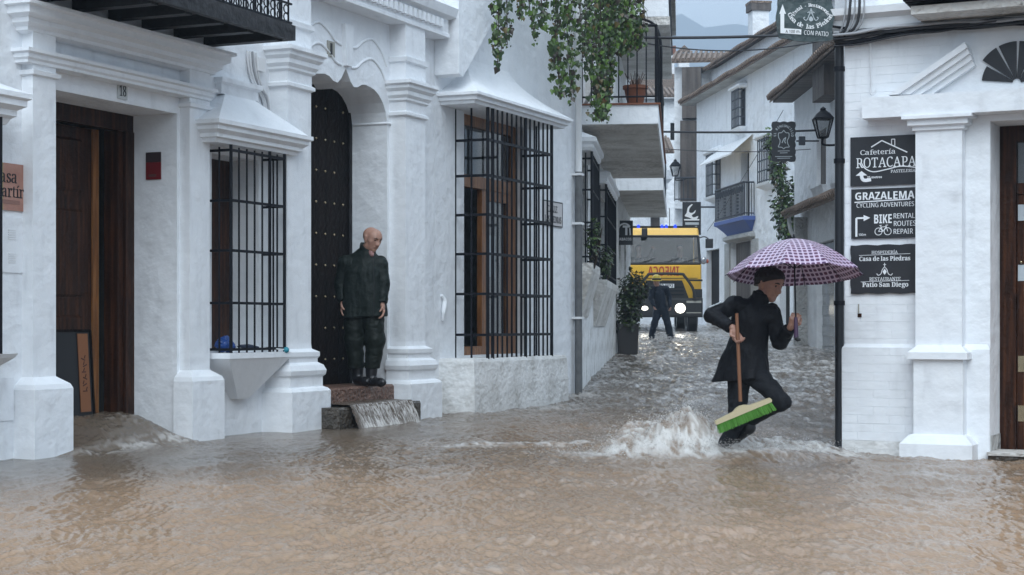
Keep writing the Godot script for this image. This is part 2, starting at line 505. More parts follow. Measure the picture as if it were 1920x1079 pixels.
# returns [height, foam 0..1, silt 0..1]
func water_at(x: float, d: float) -> Vector3:
	var y := rise(d)
	var lp := left_local(x, d)
	var calm := 1.0
	var foam := 0.0
	# stream running out of the open door of the left house
	var dw := smooth(13.75, 14.05, lp.x) * (1.0 - smooth(15.5, 15.9, lp.x))
	y += 0.24 * (1.0 - smooth(-0.5, 0.42, lp.y)) * smooth(13.7, 14.0, lp.x) * (1.0 - smooth(15.4, 15.75, lp.x))
	var near_wall := 1.0 - smooth(0.2, 2.6, lp.y)
	calm = lerpf(1.0, 0.22, near_wall * (1.0 - smooth(17.2, 19.5, lp.x)))
	calm = lerpf(calm, 0.75, dw * (1.0 - smooth(0.3, 0.9, lp.y)))
	var lane := smooth(15.0, 26.0, d)
	var p0 := w_patch.get_noise_2d(x * 2.2, d * 1.1)
	# water heaped against the rear leg
	y += 0.015 * exp(-(pow((x - 1.58) / 0.16, 2) + pow((d - 12.62) / 0.14, 2)))
	# the swell the current throws up round the running legs
	var ex := (x - 1.28) / 0.56; var ed := (d - 13.25) / 0.5
	var hump := exp(-pow(ex * ex + ed * ed, 1.5)) * (0.85 + 0.55 * p0)
	var ex2 := (x - 2.15) / 0.42; var ed2 := (d - 13.1) / 0.35
	var hump2 := exp(-(ex2 * ex2 + ed2 * ed2))
	var ex3 := (x - 1.95) / 0.4; var ed3 := (d - 12.4) / 0.28
	var hump3 := exp(-(ex3 * ex3 + ed3 * ed3))
	y += 0.28 * hump + 0.07 * hump2 + 0.05 * hump3
	var wx := x + 0.07 * w_warp.get_noise_2d(x, d); var wd := d + 0.1 * w_warp.get_noise_2d(x + 40, d)
	var a := w_big.get_noise_2d(wx * 1.0, wd * 0.8)
	var b := w_mid.get_noise_2d(wx * 1.5, wd * 0.6)
	var c := w_fine.get_noise_2d(wx * 1.9, wd * 0.5)
	var amp := calm * (1.0 + 0.8 * lane) * lerpf(0.72, 1.0, smooth(8.0, 13.0, d))
	y += amp * (0.026 * a + 0.024 * b + 0.012 * c)
	var fl := w_foam.get_noise_2d(wx * 1.4 + 0.3 * wd, wd * 0.55)          # ridged: bright along torn threads
	var rr := sqrt(ex * ex + ed * ed)
	var fh := w_foam.get_noise_2d(2.6 * atan2(ed, ex) * 0.55 + 0.1 * b, rr * 0.42 + 7.0)      # threads running down off the swell
	y += hump * (0.05 * b + 0.012 * c + 0.03 * fh) + hump2 * (0.03 * b + 0.02 * fl)
	# foam: broken crests, thicker in the swell and where the lane pours down
	var p := w_patch.get_noise_2d(x, d)
	foam += smooth(0.12, 0.55, hump) * (0.10 + 0.9 * smooth(0.05, 0.95, 0.75 * fh + 0.35 * fl + 0.35 * c)) * 0.92
	foam += 0.8 * exp(-(pow((x - 1.58) / 0.2, 2) + pow((d - 12.62) / 0.18, 2))) * smooth(-0.3, 0.5, fl + c)
	foam += smooth(0.15, 0.6, hump2) * (0.15 + 0.85 * smooth(-0.1, 0.6, fl + 0.3 * b)) * 0.8
	var edge := exp(-pow((d - 12.7 + 0.12 * (x - 1.5) + 0.18 * p0) / 0.26, 2)) * smooth(0.2, 0.8, x) * (1.0 - smooth(2.45, 2.75, x))
	foam += edge * smooth(-0.2, 0.5, fl + 0.4 * b) * 0.85
	var line2 := exp(-pow((d - 13.75 - 0.12 * x) / 0.16, 2)) * smooth(-0.75, -0.4, x) * (1.0 - smooth(0.6, 1.0, x))
	foam += line2 * smooth(-0.2, 0.5, fl + 0.4 * b) * 0.7
	y += 0.02 * line2
	foam += dw * exp(-pow((lp.y - 0.22 + 0.12 * (lp.x - 14.7)) / 0.1, 2)) * smooth(-0.3, 0.3, b + c) * 0.55
	foam += lane * smooth(0.12, 0.5, fl * 0.6 + p * 0.45 + 0.3 * b + 0.25 * smooth(34.0, 46.0, d)) * 0.75
	foam += (1.0 - lane) * calm * smooth(0.22, 0.85, 0.5 * c + 0.45 * b + 0.4 * p + 0.25 * fl) * lerpf(0.22, 0.5, smooth(8.5, 13.0, d))
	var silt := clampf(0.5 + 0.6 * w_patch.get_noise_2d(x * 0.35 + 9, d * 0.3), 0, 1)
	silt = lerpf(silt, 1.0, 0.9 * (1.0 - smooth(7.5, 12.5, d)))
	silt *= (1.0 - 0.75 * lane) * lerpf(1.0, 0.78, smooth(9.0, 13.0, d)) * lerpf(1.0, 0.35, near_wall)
	return Vector3(y, clampf(foam, 0, 1), clampf(silt, 0, 1))

func build_ground():
	var g := Geo.new()
	g.quad(V(-700, -0.6, 700), V(700, -0.6, 700), V(700, -0.6, -20), V(-700, -0.6, -20))
	g.quad(V(-700, -0.6, -20), V(700, -0.6, -20), V(700, 0.4, -70), V(-700, 0.4, -70))
	g.quad(V(-700, 0.4, -70), V(700, 0.4, -70), V(700, 6, -700), V(-700, 6, -700))
	struct("ground", g, M.wet_stone)

func build_water():
	w_big = noise(0.55, 3, 61)
	w_mid = noise(2.1, 3, 62)
	w_fine = noise(11.0, 3, 63)
	w_patch = noise(0.8, 4, 64)
	w_warp = noise(0.9, 2, 65)
	w_foam = noise(4.2, 5, 68, FastNoiseLite.TYPE_SIMPLEX_SMOOTH, FastNoiseLite.FRACTAL_RIDGED)
	var cols := 700
	var ds := [4.2]
	while ds[-1] < 66.0: ds.append(ds[-1] * (1.0 + (0.0017 if ds[-1] > 12.0 and ds[-1] < 14.6 else 0.0043)))
	var rows := ds.size()
	var vs := PackedVector3Array(); var cs := PackedColorArray(); var ix := PackedInt32Array()
	vs.resize(rows * cols); cs.resize(rows * cols)
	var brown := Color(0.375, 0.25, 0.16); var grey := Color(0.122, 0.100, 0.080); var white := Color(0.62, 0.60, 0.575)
	for i in rows:
		var d: float = ds[i]
		for j in cols:
			var x := d * lerpf(-0.42, 0.36, float(j) / (cols - 1))
			var w := water_at(x, d)
			vs[i * cols + j] = Vector3(x, w.x, -d)
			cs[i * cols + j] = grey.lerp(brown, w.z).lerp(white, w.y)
	for i in rows - 1:
		for j in cols - 1:
			var a := i * cols + j
			ix.append_array([a, a + cols, a + 1, a + 1, a + cols, a + cols + 1])
	var nm := PackedVector3Array()
	nm.resize(rows * cols)
	for i in rows:
		for j in cols:
			var a := i * cols + j
			var l := vs[a - 1] if j > 0 else vs[a]
			var r := vs[a + 1] if j < cols - 1 else vs[a]
			var n := vs[a - cols] if i > 0 else vs[a]
			var f := vs[a + cols] if i < rows - 1 else vs[a]
			nm[a] = (r - l).cross(f - n).normalized()
	var arr := []
	arr.resize(Mesh.ARRAY_MAX)
	arr[Mesh.ARRAY_VERTEX] = vs; arr[Mesh.ARRAY_NORMAL] = nm; arr[Mesh.ARRAY_COLOR] = cs; arr[Mesh.ARRAY_INDEX] = ix
	var mesh := ArrayMesh.new()
	mesh.add_surface_from_arrays(Mesh.PRIMITIVE_TRIANGLES, arr)
	var m := StandardMaterial3D.new()
	m.vertex_color_use_as_albedo = true
	m.roughness = 0.13
	m.metallic_specular = 0.25
	m.normal_enabled = true
	m.normal_texture = normal_tex(noise(0.03, 4, 66), 512, 6.0)
	m.normal_scale = 0.5
	tri_mat(m, 2.6)
	M.water = m
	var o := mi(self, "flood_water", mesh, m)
	o.set_meta("kind", "structure")
	# water pouring over the doorstep of the portal
	var g := Geo.new()
	g.use_col = true
	var xf := frame(LEFT_O, LEFT_U)
	var cn := noise(9.0, 3, 67)
	var grid := []; var fo := []
	for i in 111:
		var row := []; var fr := []
		var t := lerpf(17.62, 18.9, i / 110.0)
		for j in 37:
			var q := j / 36.0
			# along the tread, over the nose, down the riser, out at the foot
			var o2: float; var y: float
			if q < 0.3: o2 = lerpf(0.12, 0.5, q / 0.3); y = 0.222
			else:
				var s := (q - 0.3) / 0.7
				o2 = 0.5 + 0.10 * s * s + 0.03 * s; y = 0.222 - 0.25 * s * s - 0.02 * s
			var w := cn.get_noise_2d(t * 2.2, q * 0.35); var w2 := w_foam.get_noise_2d(t * 6.0, q * 0.5)
			var fall := smooth(0.22, 0.45, q)
			o2 += (0.012 * w + 0.008 * w2) * fall
			y += 0.006 * w * (1.0 - fall)
			row.append(xf * V(t, y, o2))
			fr.append(clampf(0.12 + 0.5 * w + 0.75 * smooth(-0.1, 0.7, w2) + 0.45 * smooth(0.75, 1.0, q), 0, 1) * smooth(0.15, 0.4, q) * smooth(0.0, 0.12, i / 110.0))
		grid.append(row); fo.append(fr)
	for i in 110:
		for j in 36:
			g.col = Color(0.10, 0.078, 0.062).lerp(Color(0.6, 0.58, 0.56), fo[i][j])
			g.quad(grid[i][j], grid[i][j + 1], grid[i + 1][j + 1], grid[i + 1][j])
	struct("step_cascade_water", g, m)
	# spray: drops and torn foam over the swell
	spray("water_spray", 5000, Vector3(1.25, 0.2, -13.0), Vector3(0.75, 0.15, 0.45), 71)
	spray("water_spray", 1500, Vector3(2.1, 0.09, -12.75), Vector3(0.35, 0.08, 0.2), 72)
	spray("water_spray", 900, Vector3(0.95, 0.04, -12.9), Vector3(0.35, 0.04, 0.2), 73)
	spray("water_spray", 1800, Vector3(1.58, 0.05, -12.62), Vector3(0.25, 0.09, 0.16), 75)
	spray("water_spray", 1200, Vector3(4.3, 0.72, -46.5), Vector3(0.9, 0.16, 0.7), 74)

func spray(called: String, count: int, c: Vector3, s: Vector3, sd: int):
	var r := RandomNumberGenerator.new()
	r.seed = sd
	var g := Geo.new(); g.ball(Vector3.ZERO, Vector3.ONE, 3, 5)
	var mm := MultiMesh.new()
	mm.transform_format = MultiMesh.TRANSFORM_3D
	mm.mesh = g.mesh()
	mm.instance_count = count
	var n := noise(3.5, 2, sd)
	var i := 0
	while i < count:
		var x := c.x + r.randfn(0, 0.6) * s.x; var z := c.z + r.randfn(0, 0.6) * s.z
		var surf := water_at(x, -z).x
		var up := absf(r.randfn(0, 0.35)) * s.y
		if n.get_noise_2d(x * 2, z * 2) < -0.25 and r.randf() < 0.7: up *= 0.2
		var k := 0.0011 + 0.003 * pow(r.randf(), 3.0)
		if -c.z > 30: k *= 4.0
		mm.set_instance_transform(i, Transform3D(Basis.from_euler(Vector3(r.randf() * TAU, r.randf() * TAU, 0)).scaled_local(Vector3(k, k * r.randf_range(0.7, 1.8), k)), Vector3(x, surf + up, z)))
		i += 1
	var o := MultiMeshInstance3D.new()
	o.name = numbered(called)
	o.multimesh = mm
	if not M.has("drop"): M.drop = flat(lin(0.58, 0.56, 0.54), 0.15)
	o.material_override = M.drop
	add_child(o)
	o.set_meta("kind", "stuff")
	tag(o, ["white drops thrown up round the running man's legs", "spray at the foot of the right corner wall", "low foam drops left of the big swell", "white water round the firefighter's boots", "foam splashing up against the running man's rear leg"][sd - 71], "spray")

func build_hills():
	var nz := noise(0.012, 5, 81)
	var hm := flat(lin(0.05, 0.06, 0.06), 0.95)
	for k in 2:
		var g := Geo.new()
		var dist: float = [1100.0, 1500.0][k]
		var prev := []
		for i in 121:
			var x := lerpf(-260.0, 360.0, i / 120.0) * dist / 330.0
			var cx := (x / dist * 3200.0)
			# the ridge climbs to the right, its foot hides behind the roofs
			var top := dist / 3200.0 * ((455.0 + 50.0 * sin(cx * 0.009 + 1.2)) if k == 0 else (560.0 + 40.0 * sin(cx * 0.006)))
			var row := []
			for j in 9:
				var q := j / 8.0
				row.append(V(x + 20 * nz.get_noise_2d(x, j * 30), lerpf(-5, top, q) + 26 * nz.get_noise_2d(x * 2, j * 40) * q, -dist - 60 * q + 8 * nz.get_noise_2d(x, j * 55 + 500)))
			if i > 0:
				for j in 8: g.quad(prev[j], row[j], row[j + 1], prev[j + 1])
			prev = row
		struct("hill", g, hm)

# ------------------------------------------------------------------ left row of houses (axes: x along the street, y up, z out)
# window cage of iron bars: front plane at z1, returns to z0
func cage(parent: Node, x0: float, x1: float, y0: float, y1: float, z0: float, z1: float, front: int, side: int, rows: Array, r: float, m: Material, sides := true, thick := []):
	var gr := group_node(parent, "grille")
	var g := Geo.new(); g.tube([V(0, y0, 0), V(0, y1, 0)], r, 6)
	var bar := g.mesh()
	var g2 := Geo.new(); g2.tube([V(0, y0 - 0.01, 0), V(0, y1 + 0.015, 0)], r * 1.7, 6)
	var post := g2.mesh()
	for i in front:
		var x := lerpf(x0, x1, float(i) / (front - 1))
		var corner: bool = i == 0 or i == front - 1 or thick.has(i)
		mi(gr, "bar", post if corner else bar, m, V(x, 0, z1))
	if sides:
		for i in side:
			var z := lerpf(z0, z1, float(i) / side)
			for x in [x0, x1]: mi(gr, "bar", bar, m, V(x, 0, z))
	for y in rows:
		boxp(gr, "crossbar", V(x0 - 0.012, y - r * 1.2, z1 - r * 0.9), V(x1 + 0.012, y + r * 1.2, z1 + r * 0.9), m)
		if sides:
			for x in [x0, x1]: boxp(gr, "crossbar", V(x - r * 0.85, y - r * 1.15, z0), V(x + r * 0.85, y + r * 1.15, z1), m)
	return gr

func shell(parent: Node, x0: float, x1: float, y1: float, depth: float, m: Material, zf := -0.5):
	var g := Geo.new()
	g.span(V(x0, -0.7, -depth), V(x0 + 0.3, y1 - 0.004, zf + 0.002))
	g.span(V(x1 - 0.3, -0.7, -depth), V(x1, y1 - 0.004, zf + 0.002))
	g.span(V(x0 + 0.302, -0.7, -depth), V(x1 - 0.302, y1 - 0.004, -depth + 0.3))
	part(parent, "rear_wall", g, m)
	boxp(parent, "roof", V(x0 - 0.001, y1, -depth), V(x1 + 0.001, y1 + 0.25, 0.25), M.tile)

func door_panels(parent: Node, x0: float, x1: float, y0: float, y1: float, z: float, m: Material, rows: Array):
	var d := group_node(parent, "door")
	boxp(d, "leaf", V(x0, y0, z - 0.05), V(x1, y1, z), m)
	for r in rows:
		var g := Geo.new()
		g.mould(x0 + 0.11, x1 - 0.11, z, [P2(0.02, r[0]), P2(0.02, r[1])])
		part(d, "panel", g, m)
	return d

func build_house_18():
	var h := thing("white_house", "whitewashed house numbered 18 with flooded open doorway and black timber balcony", "house", frame(LEFT_O, LEFT_U, 12.0), "houses of the left row")
	var X := func(t): return t - 12.0
	var g := Geo.new()
	g.wall(X.call(9.0), X.call(16.98), -0.7, 7.0, -0.5, 0.0, [[X.call(11.7), X.call(12.9), 0.8, 2.34], [X.call(13.95), X.call(15.56), -0.7, 2.74], [X.call(16.08), X.call(16.84), 0.76, 2.46]])
	part(h, "wall", g, M.plaster)
	shell(h, X.call(9.0), X.call(16.98), 7.0, 7.0, M.plaster)
	# pilasters with their pedestals and little capitals
	for q in [[13.6, 13.86], [15.6, 15.9]]:
		g = Geo.new()
		var a: float = X.call(q[0]); var b: float = X.call(q[1])
		g.mould(a, b, 0.1, [P2(0.09, -0.7), P2(0.09, 0.5), P2(0.075, 0.535), P2(0.02, 0.575), P2(0.0, 0.59), P2(0.0, 2.79), P2(0.025, 2.8), P2(0.03, 2.83), P2(0.0, 2.84), P2(0.0, 3.12)], 0.1)
		part(h, "pilaster", g, M.trim)
	g = Geo.new()
	g.mould(X.call(13.64), X.call(15.78), 0.0, [P2(0.103, 2.875), P2(0.118, 2.88), P2(0.118, 2.9), P2(0.135, 2.915), P2(0.135, 2.945), P2(0.16, 2.955), P2(0.16, 2.98), P2(0.103, 2.985)])
	part(h, "architrave", g, M.trim)
	g = Geo.new()
	g.mould(X.call(13.64), X.call(15.88), 0.0, [P2(0.06, 3.1), P2(0.11, 3.115), P2(0.11, 3.14), P2(0.15, 3.165), P2(0.15, 3.2), P2(0.2, 3.225), P2(0.2, 3.275), P2(0.235, 3.285), P2(0.235, 3.31), P2(0.0, 3.335)])
	part(h, "cornice", g, M.trim)
	# doorway: reddish timber frame, leaf, dark hall
	g = Geo.new()
	g.span(V(X.call(13.95), 2.6, -0.5), V(X.call(15.56), 2.74, -0.44))
	g.span(V(X.call(15.44), -0.3, -0.52), V(X.call(15.56), 2.6, -0.43))
	g.span(V(X.call(13.95), -0.3, -0.52), V(X.call(14.05), 2.6, -0.43))
	part(h, "door_frame", g, M.wood_red)
	g = Geo.new()
	g.span(V(X.call(15.37), -0.3, -0.6), V(X.call(15.44), 2.6, -0.46))
	part(h, "frame_bead", g, M.wood_red)
	var d := group_node(h, "door")
	boxp(d, "leaf", V(X.call(14.05), 0.0, -0.66), V(X.call(15.2), 2.6, -0.6), M.wood_red)
	for r in [[0.4, 1.05], [1.2, 1.92], [2.06, 2.5]]:
		g = Geo.new()
		g.mould(X.call(14.2), X.call(14.55), -0.6, [P2(0.0, r[0]), P2(0.015, r[0] + 0.02), P2(0.015, r[1] - 0.02), P2(0.0, r[1])])
		g.mould(X.call(14.72), X.call(15.05), -0.6, [P2(0.0, r[0]), P2(0.015, r[0] + 0.02), P2(0.015, r[1] - 0.02), P2(0.0, r[1])])
		part(d, "panel", g, M.wood_red)
	boxp(d, "edge_post", V(X.call(15.2), 0.0, -0.68), V(X.call(15.28), 2.6, -0.585), M.wood_honey)
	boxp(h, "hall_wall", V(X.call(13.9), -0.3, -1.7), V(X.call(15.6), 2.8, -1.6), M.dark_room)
	# left window cage, its cornice, meter lids in the wall
	boxp(h, "window", V(X.call(11.7), 0.8, -0.3), V(X.call(12.9), 2.34, -0.24), M.wood_red)
	cage(h, X.call(11.6), X.call(13.03), 0.78, 2.4, 0.0, 0.28, 8, 2, [0.86, 1.2, 1.62, 2.05, 2.34], 0.0105, M.iron)
	g = Geo.new()
	g.mould(X.call(11.65), X.call(12.95), 0.0, [P2(0.22, 2.38), P2(0.24, 2.42), P2(0.27, 2.44), P2(0.27, 2.48), P2(0.32, 2.51), P2(0.32, 2.55), P2(0.345, 2.565), P2(0.345, 2.6), P2(0.0, 2.75)])
	part(h, "window_cornice", g, M.trim)
	g = Geo.new()
	g.mould(X.call(11.7), X.call(12.9), 0.0, [P2(0.05, 0.55), P2(0.28, 0.74), P2(0.3, 0.77)])
	part(h, "window_sill", g, M.trim)
	var lid := boxp(h, "meter_lid", V(X.call(13.2), 1.35, 0.0), V(X.call(13.6), 1.75, 0.008), M.trim)
	for k in 2:
		for j in 5: boxp(lid, "vent_slot", V(X.call(13.44), 1.42 + k * 0.17 + j * 0.016, 0.008), V(X.call(13.52), 1.426 + k * 0.17 + j * 0.016, 0.012), M.pot_white)
	boxp(h, "meter_lid", V(X.call(13.1), 0.28, 0.0), V(X.call(13.5), 0.59, 0.01), M.trim)
	# second window: cage, hood and tapering corbel
	boxp(h, "window_frame", V(X.call(16.08), 0.76, -0.36), V(X.call(16.84), 2.46, -0.3), M.wood_red)
	g = Geo.new()
	for i in 24: g.tube([V(X.call(16.1), 1.5 + i * 0.036, -0.285), V(X.call(16.48), 1.5 + i * 0.036, -0.285)], 0.019, 6)
	part(h, "blind", g, M.blind)
	boxp(h, "window_pane", V(X.call(16.14), 0.84, -0.298), V(X.call(16.5), 1.47, -0.292), M.glass)
	cage(h, X.call(16.02), X.call(16.9), 0.73, 2.5, 0.0, 0.235, 8, 2, [0.76, 1.16, 1.61, 2.04, 2.47], 0.0095, M.iron, true, [5])
	g = Geo.new()
	g.mould(X.call(16.02), X.call(16.9), 0.0, [P2(0.23, 2.52), P2(0.24, 2.55), P2(0.27, 2.56), P2(0.27, 2.59), P2(0.31, 2.62), P2(0.31, 2.65), P2(0.34, 2.665), P2(0.34, 2.7)])
	part(h, "window_cornice", g, M.trim)
	g = Geo.new()
	var lo := [V(X.call(15.7), 2.7, 0.0), V(X.call(15.7), 2.7, 0.32), V(X.call(17.2), 2.7, 0.32), V(X.call(17.2), 2.7, 0.0)]
	var hi := [V(X.call(16.2), 2.98, 0.0), V(X.call(16.2), 2.98, 0.06), V(X.call(16.68), 2.98, 0.06), V(X.call(16.68), 2.98, 0.0)]
	for j in 3: g.quad(lo[j], lo[j + 1], hi[j + 1], hi[j])
	g.mould(X.call(16.2), X.call(16.68), 0.0, [P2(0.06, 2.98), P2(0.06, 3.06), P2(0.09, 3.08), P2(0.09, 3.12), P2(0.03, 3.13)])
	part(h, "window_hood", g, M.plaster)
	g = Geo.new()
	lo = [V(X.call(16.37), 0.32, 0.0), V(X.call(16.37), 0.32, 0.08), V(X.call(16.55), 0.32, 0.08), V(X.call(16.55), 0.32, 0.0)]
	hi = [V(X.call(15.96), 0.68, 0.0), V(X.call(15.96), 0.68, 0.26), V(X.call(16.96), 0.68, 0.26), V(X.call(16.96), 0.68, 0.0)]
	for j in 3: g.quad(lo[j], lo[j + 1], hi[j + 1], hi[j])
	g.quad(lo[0], lo[3], lo[2], lo[1])
	g.span(V(X.call(15.955), 0.681, 0.0), V(X.call(16.965), 0.73, 0.265))
	part(h, "window_corbel", g, M.trim)
	# timber balcony overhead
	var bal := group_node(h, "balcony")
	for i in 6:
		var t: float = X.call(13.78 + i * 0.445)
		boxp(bal, "joist", V(t - 0.05, 3.37, 0.0), V(t + 0.05, 3.45, 0.72), M.wood_black)
	for i in 14: boxp(bal, "floor_board", V(X.call(13.4), 3.452, 0.003 + i * 0.052), V(X.call(16.1), 3.475, 0.05 + i * 0.052), M.wood_grey)
	boxp(bal, "edge_beam", V(X.call(13.4), 3.385, 0.73), V(X.call(16.1), 3.52, 0.79), M.wood_black)
	boxp(bal, "end_beam", V(X.call(16.103), 3.39, 0.0), V(X.call(16.16), 3.515, 0.79), M.wood_black)
	var rb := Geo.new(); rb.tube([V(0, 3.52, 0), V(0, 4.4, 0)], 0.009, 5)
	var rbm := rb.mesh()
	for i in 25: mi(bal, "baluster", rbm, M.iron, V(X.call(13.45 + i * 0.11), 0, 0.76))
	for i in 6: mi(bal, "baluster", rbm, M.iron, V(X.call(16.13), 0, 0.05 + i * 0.12))
	g = Geo.new()
	for i in 26:                       # scrollwork along the foot of the railing
		var t: float = X.call(13.43 + i * 0.105)
		for s in [0, 1]:
			var pts := []
			for k in 9: pts.append(V(t + 0.04 * cos(k * 0.8 + s * PI), 3.575 + s * 0.07 + 0.036 * sin(k * 0.8), 0.76))
			g.tube(pts, 0.007, 4)
	g.span(V(X.call(13.4), 3.53, 0.75), V(X.call(16.14), 3.545, 0.77))
	g.span(V(X.call(13.4), 3.69, 0.75), V(X.call(16.14), 3.705, 0.77))
	g.span(V(X.call(13.4), 4.38, 0.74), V(X.call(16.16), 4.41, 0.79))
	part(bal, "railing_scrolls", g, M.iron)
	# conduits climbing the strip of wall next to the portal
	var cd := thing("cable_bundle", "bundle of whitewashed cables on wall between caged window and portal pilaster", "cables", frame(LEFT_O, LEFT_U, 16.6, 2.7))
	for k in 6:
		g = Geo.new()
		var o := k * 0.022
		var pts := []
		for q in [[0.02 + o, 0.72], [0.05 + o, 0.55], [0.14 + o * 0.8, 0.42], [0.26 + o * 0.6, 0.34], [0.31 + o * 0.5, 0.22], [0.28 + o * 0.6, 0.08], [0.24 + o, -0.02]]:
			pts.append(V(q[0], q[1], 0.02 + 0.012 * (k % 3)))
		g.tube(curve(pts, 5), 0.011, 6)
		part(cd, "cable", g, M.cable_white if k != 2 else M.cable_pale)
	boxp(cd, "junction_box", V(0.14, 0.56, 0.0), V(0.26, 0.68, 0.06), M.pot_white)

func curve(pts: Array, per := 6) -> Array:
	var out := []
	for i in pts.size() - 1:
		var p0: Vector3 = pts[maxi(i - 1, 0)]; var p1: Vector3 = pts[i]; var p2: Vector3 = pts[i + 1]; var p3: Vector3 = pts[mini(i + 2, pts.size() - 1)]
		for k in per:
			out.append(p1.cubic_interpolate(p2, p0, p3, float(k) / per))
	out.append(pts[pts.size() - 1])
	return out

func build_portal_house():
	var h := thing("portal_house", "white house front with pilastered portal, scalloped arch and studded dark door", "house", frame(LEFT_O, LEFT_U, 17.0), "houses of the left row")
	var X := func(t): return t - 17.0
	# wall with the scalloped arch cut out
	var half := [P2(0.0, 3.52), P2(0.10, 3.40), P2(0.17, 3.355), P2(0.25, 3.365), P2(0.33, 3.40), P2(0.42, 3.41), P2(0.5, 3.40), P2(0.6, 3.385), P2(0.7, 3.34), P2(0.79, 3.27), P2(0.85, 3.18), P2(0.88, 3.05)]
	var c: float = X.call(18.46)
	var poly := PackedVector2Array([P2(X.call(16.985), -0.7), P2(c - 0.88, -0.7)])
	for i in range(half.size() - 1, 0, -1): poly.append(P2(c - half[i].x, half[i].y))
	for q in half: poly.append(P2(c + q.x, q.y))
	poly.append_array(PackedVector2Array([P2(c + 0.88, -0.7), P2(X.call(20.45), -0.7), P2(X.call(20.45), 7.2), P2(X.call(16.985), 7.2)]))
	var g := Geo.new()
	g.prism(poly, -0.5, 0.0)
	part(h, "wall", g, M.plaster)
	shell(h, X.call(16.985), X.call(20.45), 7.2, 7.0, M.plaster)
	# studded door behind the arch
	var d := group_node(h, "door")
	for i in 7:
		boxp(d, "plank", V(c - 0.88 + i * 0.25, 0.36, -0.47), V(c - 0.88 + i * 0.25 + 0.246, 3.6, -0.43), M.wood_dark)
	boxp(d, "jamb", V(c + 0.84, 0.36, -0.43), V(c + 0.88, 3.3, -0.41), M.wood_black)
	var sg := Geo.new()
	sg.lathe(Vector3.ZERO, [P2(0.015, 0.0), P2(0.0135, 0.008), P2(0.008, 0.015), P2(0.0, 0.017)], 8, Basis(Vector3.RIGHT, Vector3.BACK, Vector3.DOWN))
	var stud := sg.mesh()
	for r in 9:
		for k in 9:
			if (r * 7 + k * 3) % 11 == 0: continue
			mi(d, "stud", stud, M.gold, V(c - 0.78 + k * 0.185, 0.62 + r * 0.32, -0.429))
	# pilasters
	for q in [[17.03, 17.46], [19.4, 19.86]]:
		g = Geo.new()
		var a: float = X.call(q[0]); var b: float = X.call(q[1])
		var P := [P2(0.32, -0.7), P2(0.32, 0.36), P2(0.30, 0.385), P2(0.265, 0.40), P2(0.265, 0.49), P2(0.285, 0.51), P2(0.292, 0.55), P2(0.27, 0.6), P2(0.23, 0.625), P2(0.23, 0.66), P2(0.245, 0.68), P2(0.245, 0.72), P2(0.19, 0.75), P2(0.185, 0.8), P2(0.185, 3.14), P2(0.215, 3.155), P2(0.215, 3.185), P2(0.19, 3.2), P2(0.19, 3.29), P2(0.215, 3.31), P2(0.215, 3.33), P2(0.24, 3.36), P2(0.24, 3.4), P2(0.27, 3.43), P2(0.27, 3.46), P2(0.30, 3.475), P2(0.30, 3.51), P2(0.19, 3.53), P2(0.185, 3.7), P2(0.21, 3.715), P2(0.215, 3.76), P2(0.185, 3.77), P2(0.185, 4.12)]
		var P3 := []
		for p in P: P3.append(P2(p.x - 0.185, p.y))
		# only the sides facing the street are moulded: shift so that x0..x1 is the shaft
		g.mould(a, b, 0.185, P3, 0.185)
		part(h, "pilaster", g, M.trim)
	# moulded swags and small vent above the arch
	for s in [-1.0, 1.0]:
		for k in 2:
			var pts := []
			for q in [[0.86, 3.52], [0.74, 3.66], [0.55, 3.75], [0.36, 3.70], [0.22, 3.62], [0.10, 3.60]]:
				pts.append(V(c + s * q[0], q[1] + k * 0.2 - 0.06, 0.0))
			g = Geo.new(); g.tube(curve(pts, 5), 0.016, 6)
			part(h, "moulding", g, M.trim)
	g = Geo.new()
	g.prism(PackedVector2Array([P2(c - 0.05, 3.54), P2(c + 0.05, 3.54), P2(c + 0.09, 3.95), P2(c - 0.09, 3.95)]), 0.0, 0.045)
	part(h, "keystone", g, M.trim)
	var vent := boxp(h, "vent_plate", V(X.call(18.08), 3.59, 0.0), V(X.call(18.22), 3.74, 0.012), M.zinc)
	boxp(vent, "slot", V(X.call(18.13), 3.61, 0.012), V(X.call(18.165), 3.72, 0.016), M.black)
	g = Geo.new()
	g.mould(X.call(17.0), X.call(20.2), 0.0, [P2(0.19, 4.1), P2(0.21, 4.11), P2(0.21, 4.14), P2(0.2, 4.16), P2(0.2, 4.3), P2(0.27, 4.33), P2(0.3, 4.42), P2(0.0, 4.45)])
	part(h, "entablature", g, M.trim)
	for i in 30: boxp(h, "dentil", V(X.call(17.0) + i * 0.108, 4.19, 0.2), V(X.call(17.06) + i * 0.108, 4.28, 0.245), M.trim)
	# string course on the reveal
	g = Geo.new(); g.tube([V(c + 0.875, 3.07, -0.4), V(c + 0.875, 3.07, 0.01), V(c + 0.95, 3.07, 0.012)], 0.014, 6)
	part(h, "string_course", g, M.trim)
	# two steps
	g = Geo.new(); g.brick(V(c, 0.04, -0.16), V(1.75, 0.64, 0.56), 0.02)
	part(h, "upper_step", g, M.stone)
	g = Geo.new(); g.brick(V(X.call(18.28), -0.15, 0.3), V(1.72, 0.7, 0.4), 0.02)
	part(h, "lower_step", g, M.wet_stone)
	boxp(h, "meter_plate", V(X.call(20.27), 0.27, 0.0), V(X.call(20.44), 0.56, 0.012), M.zinc)

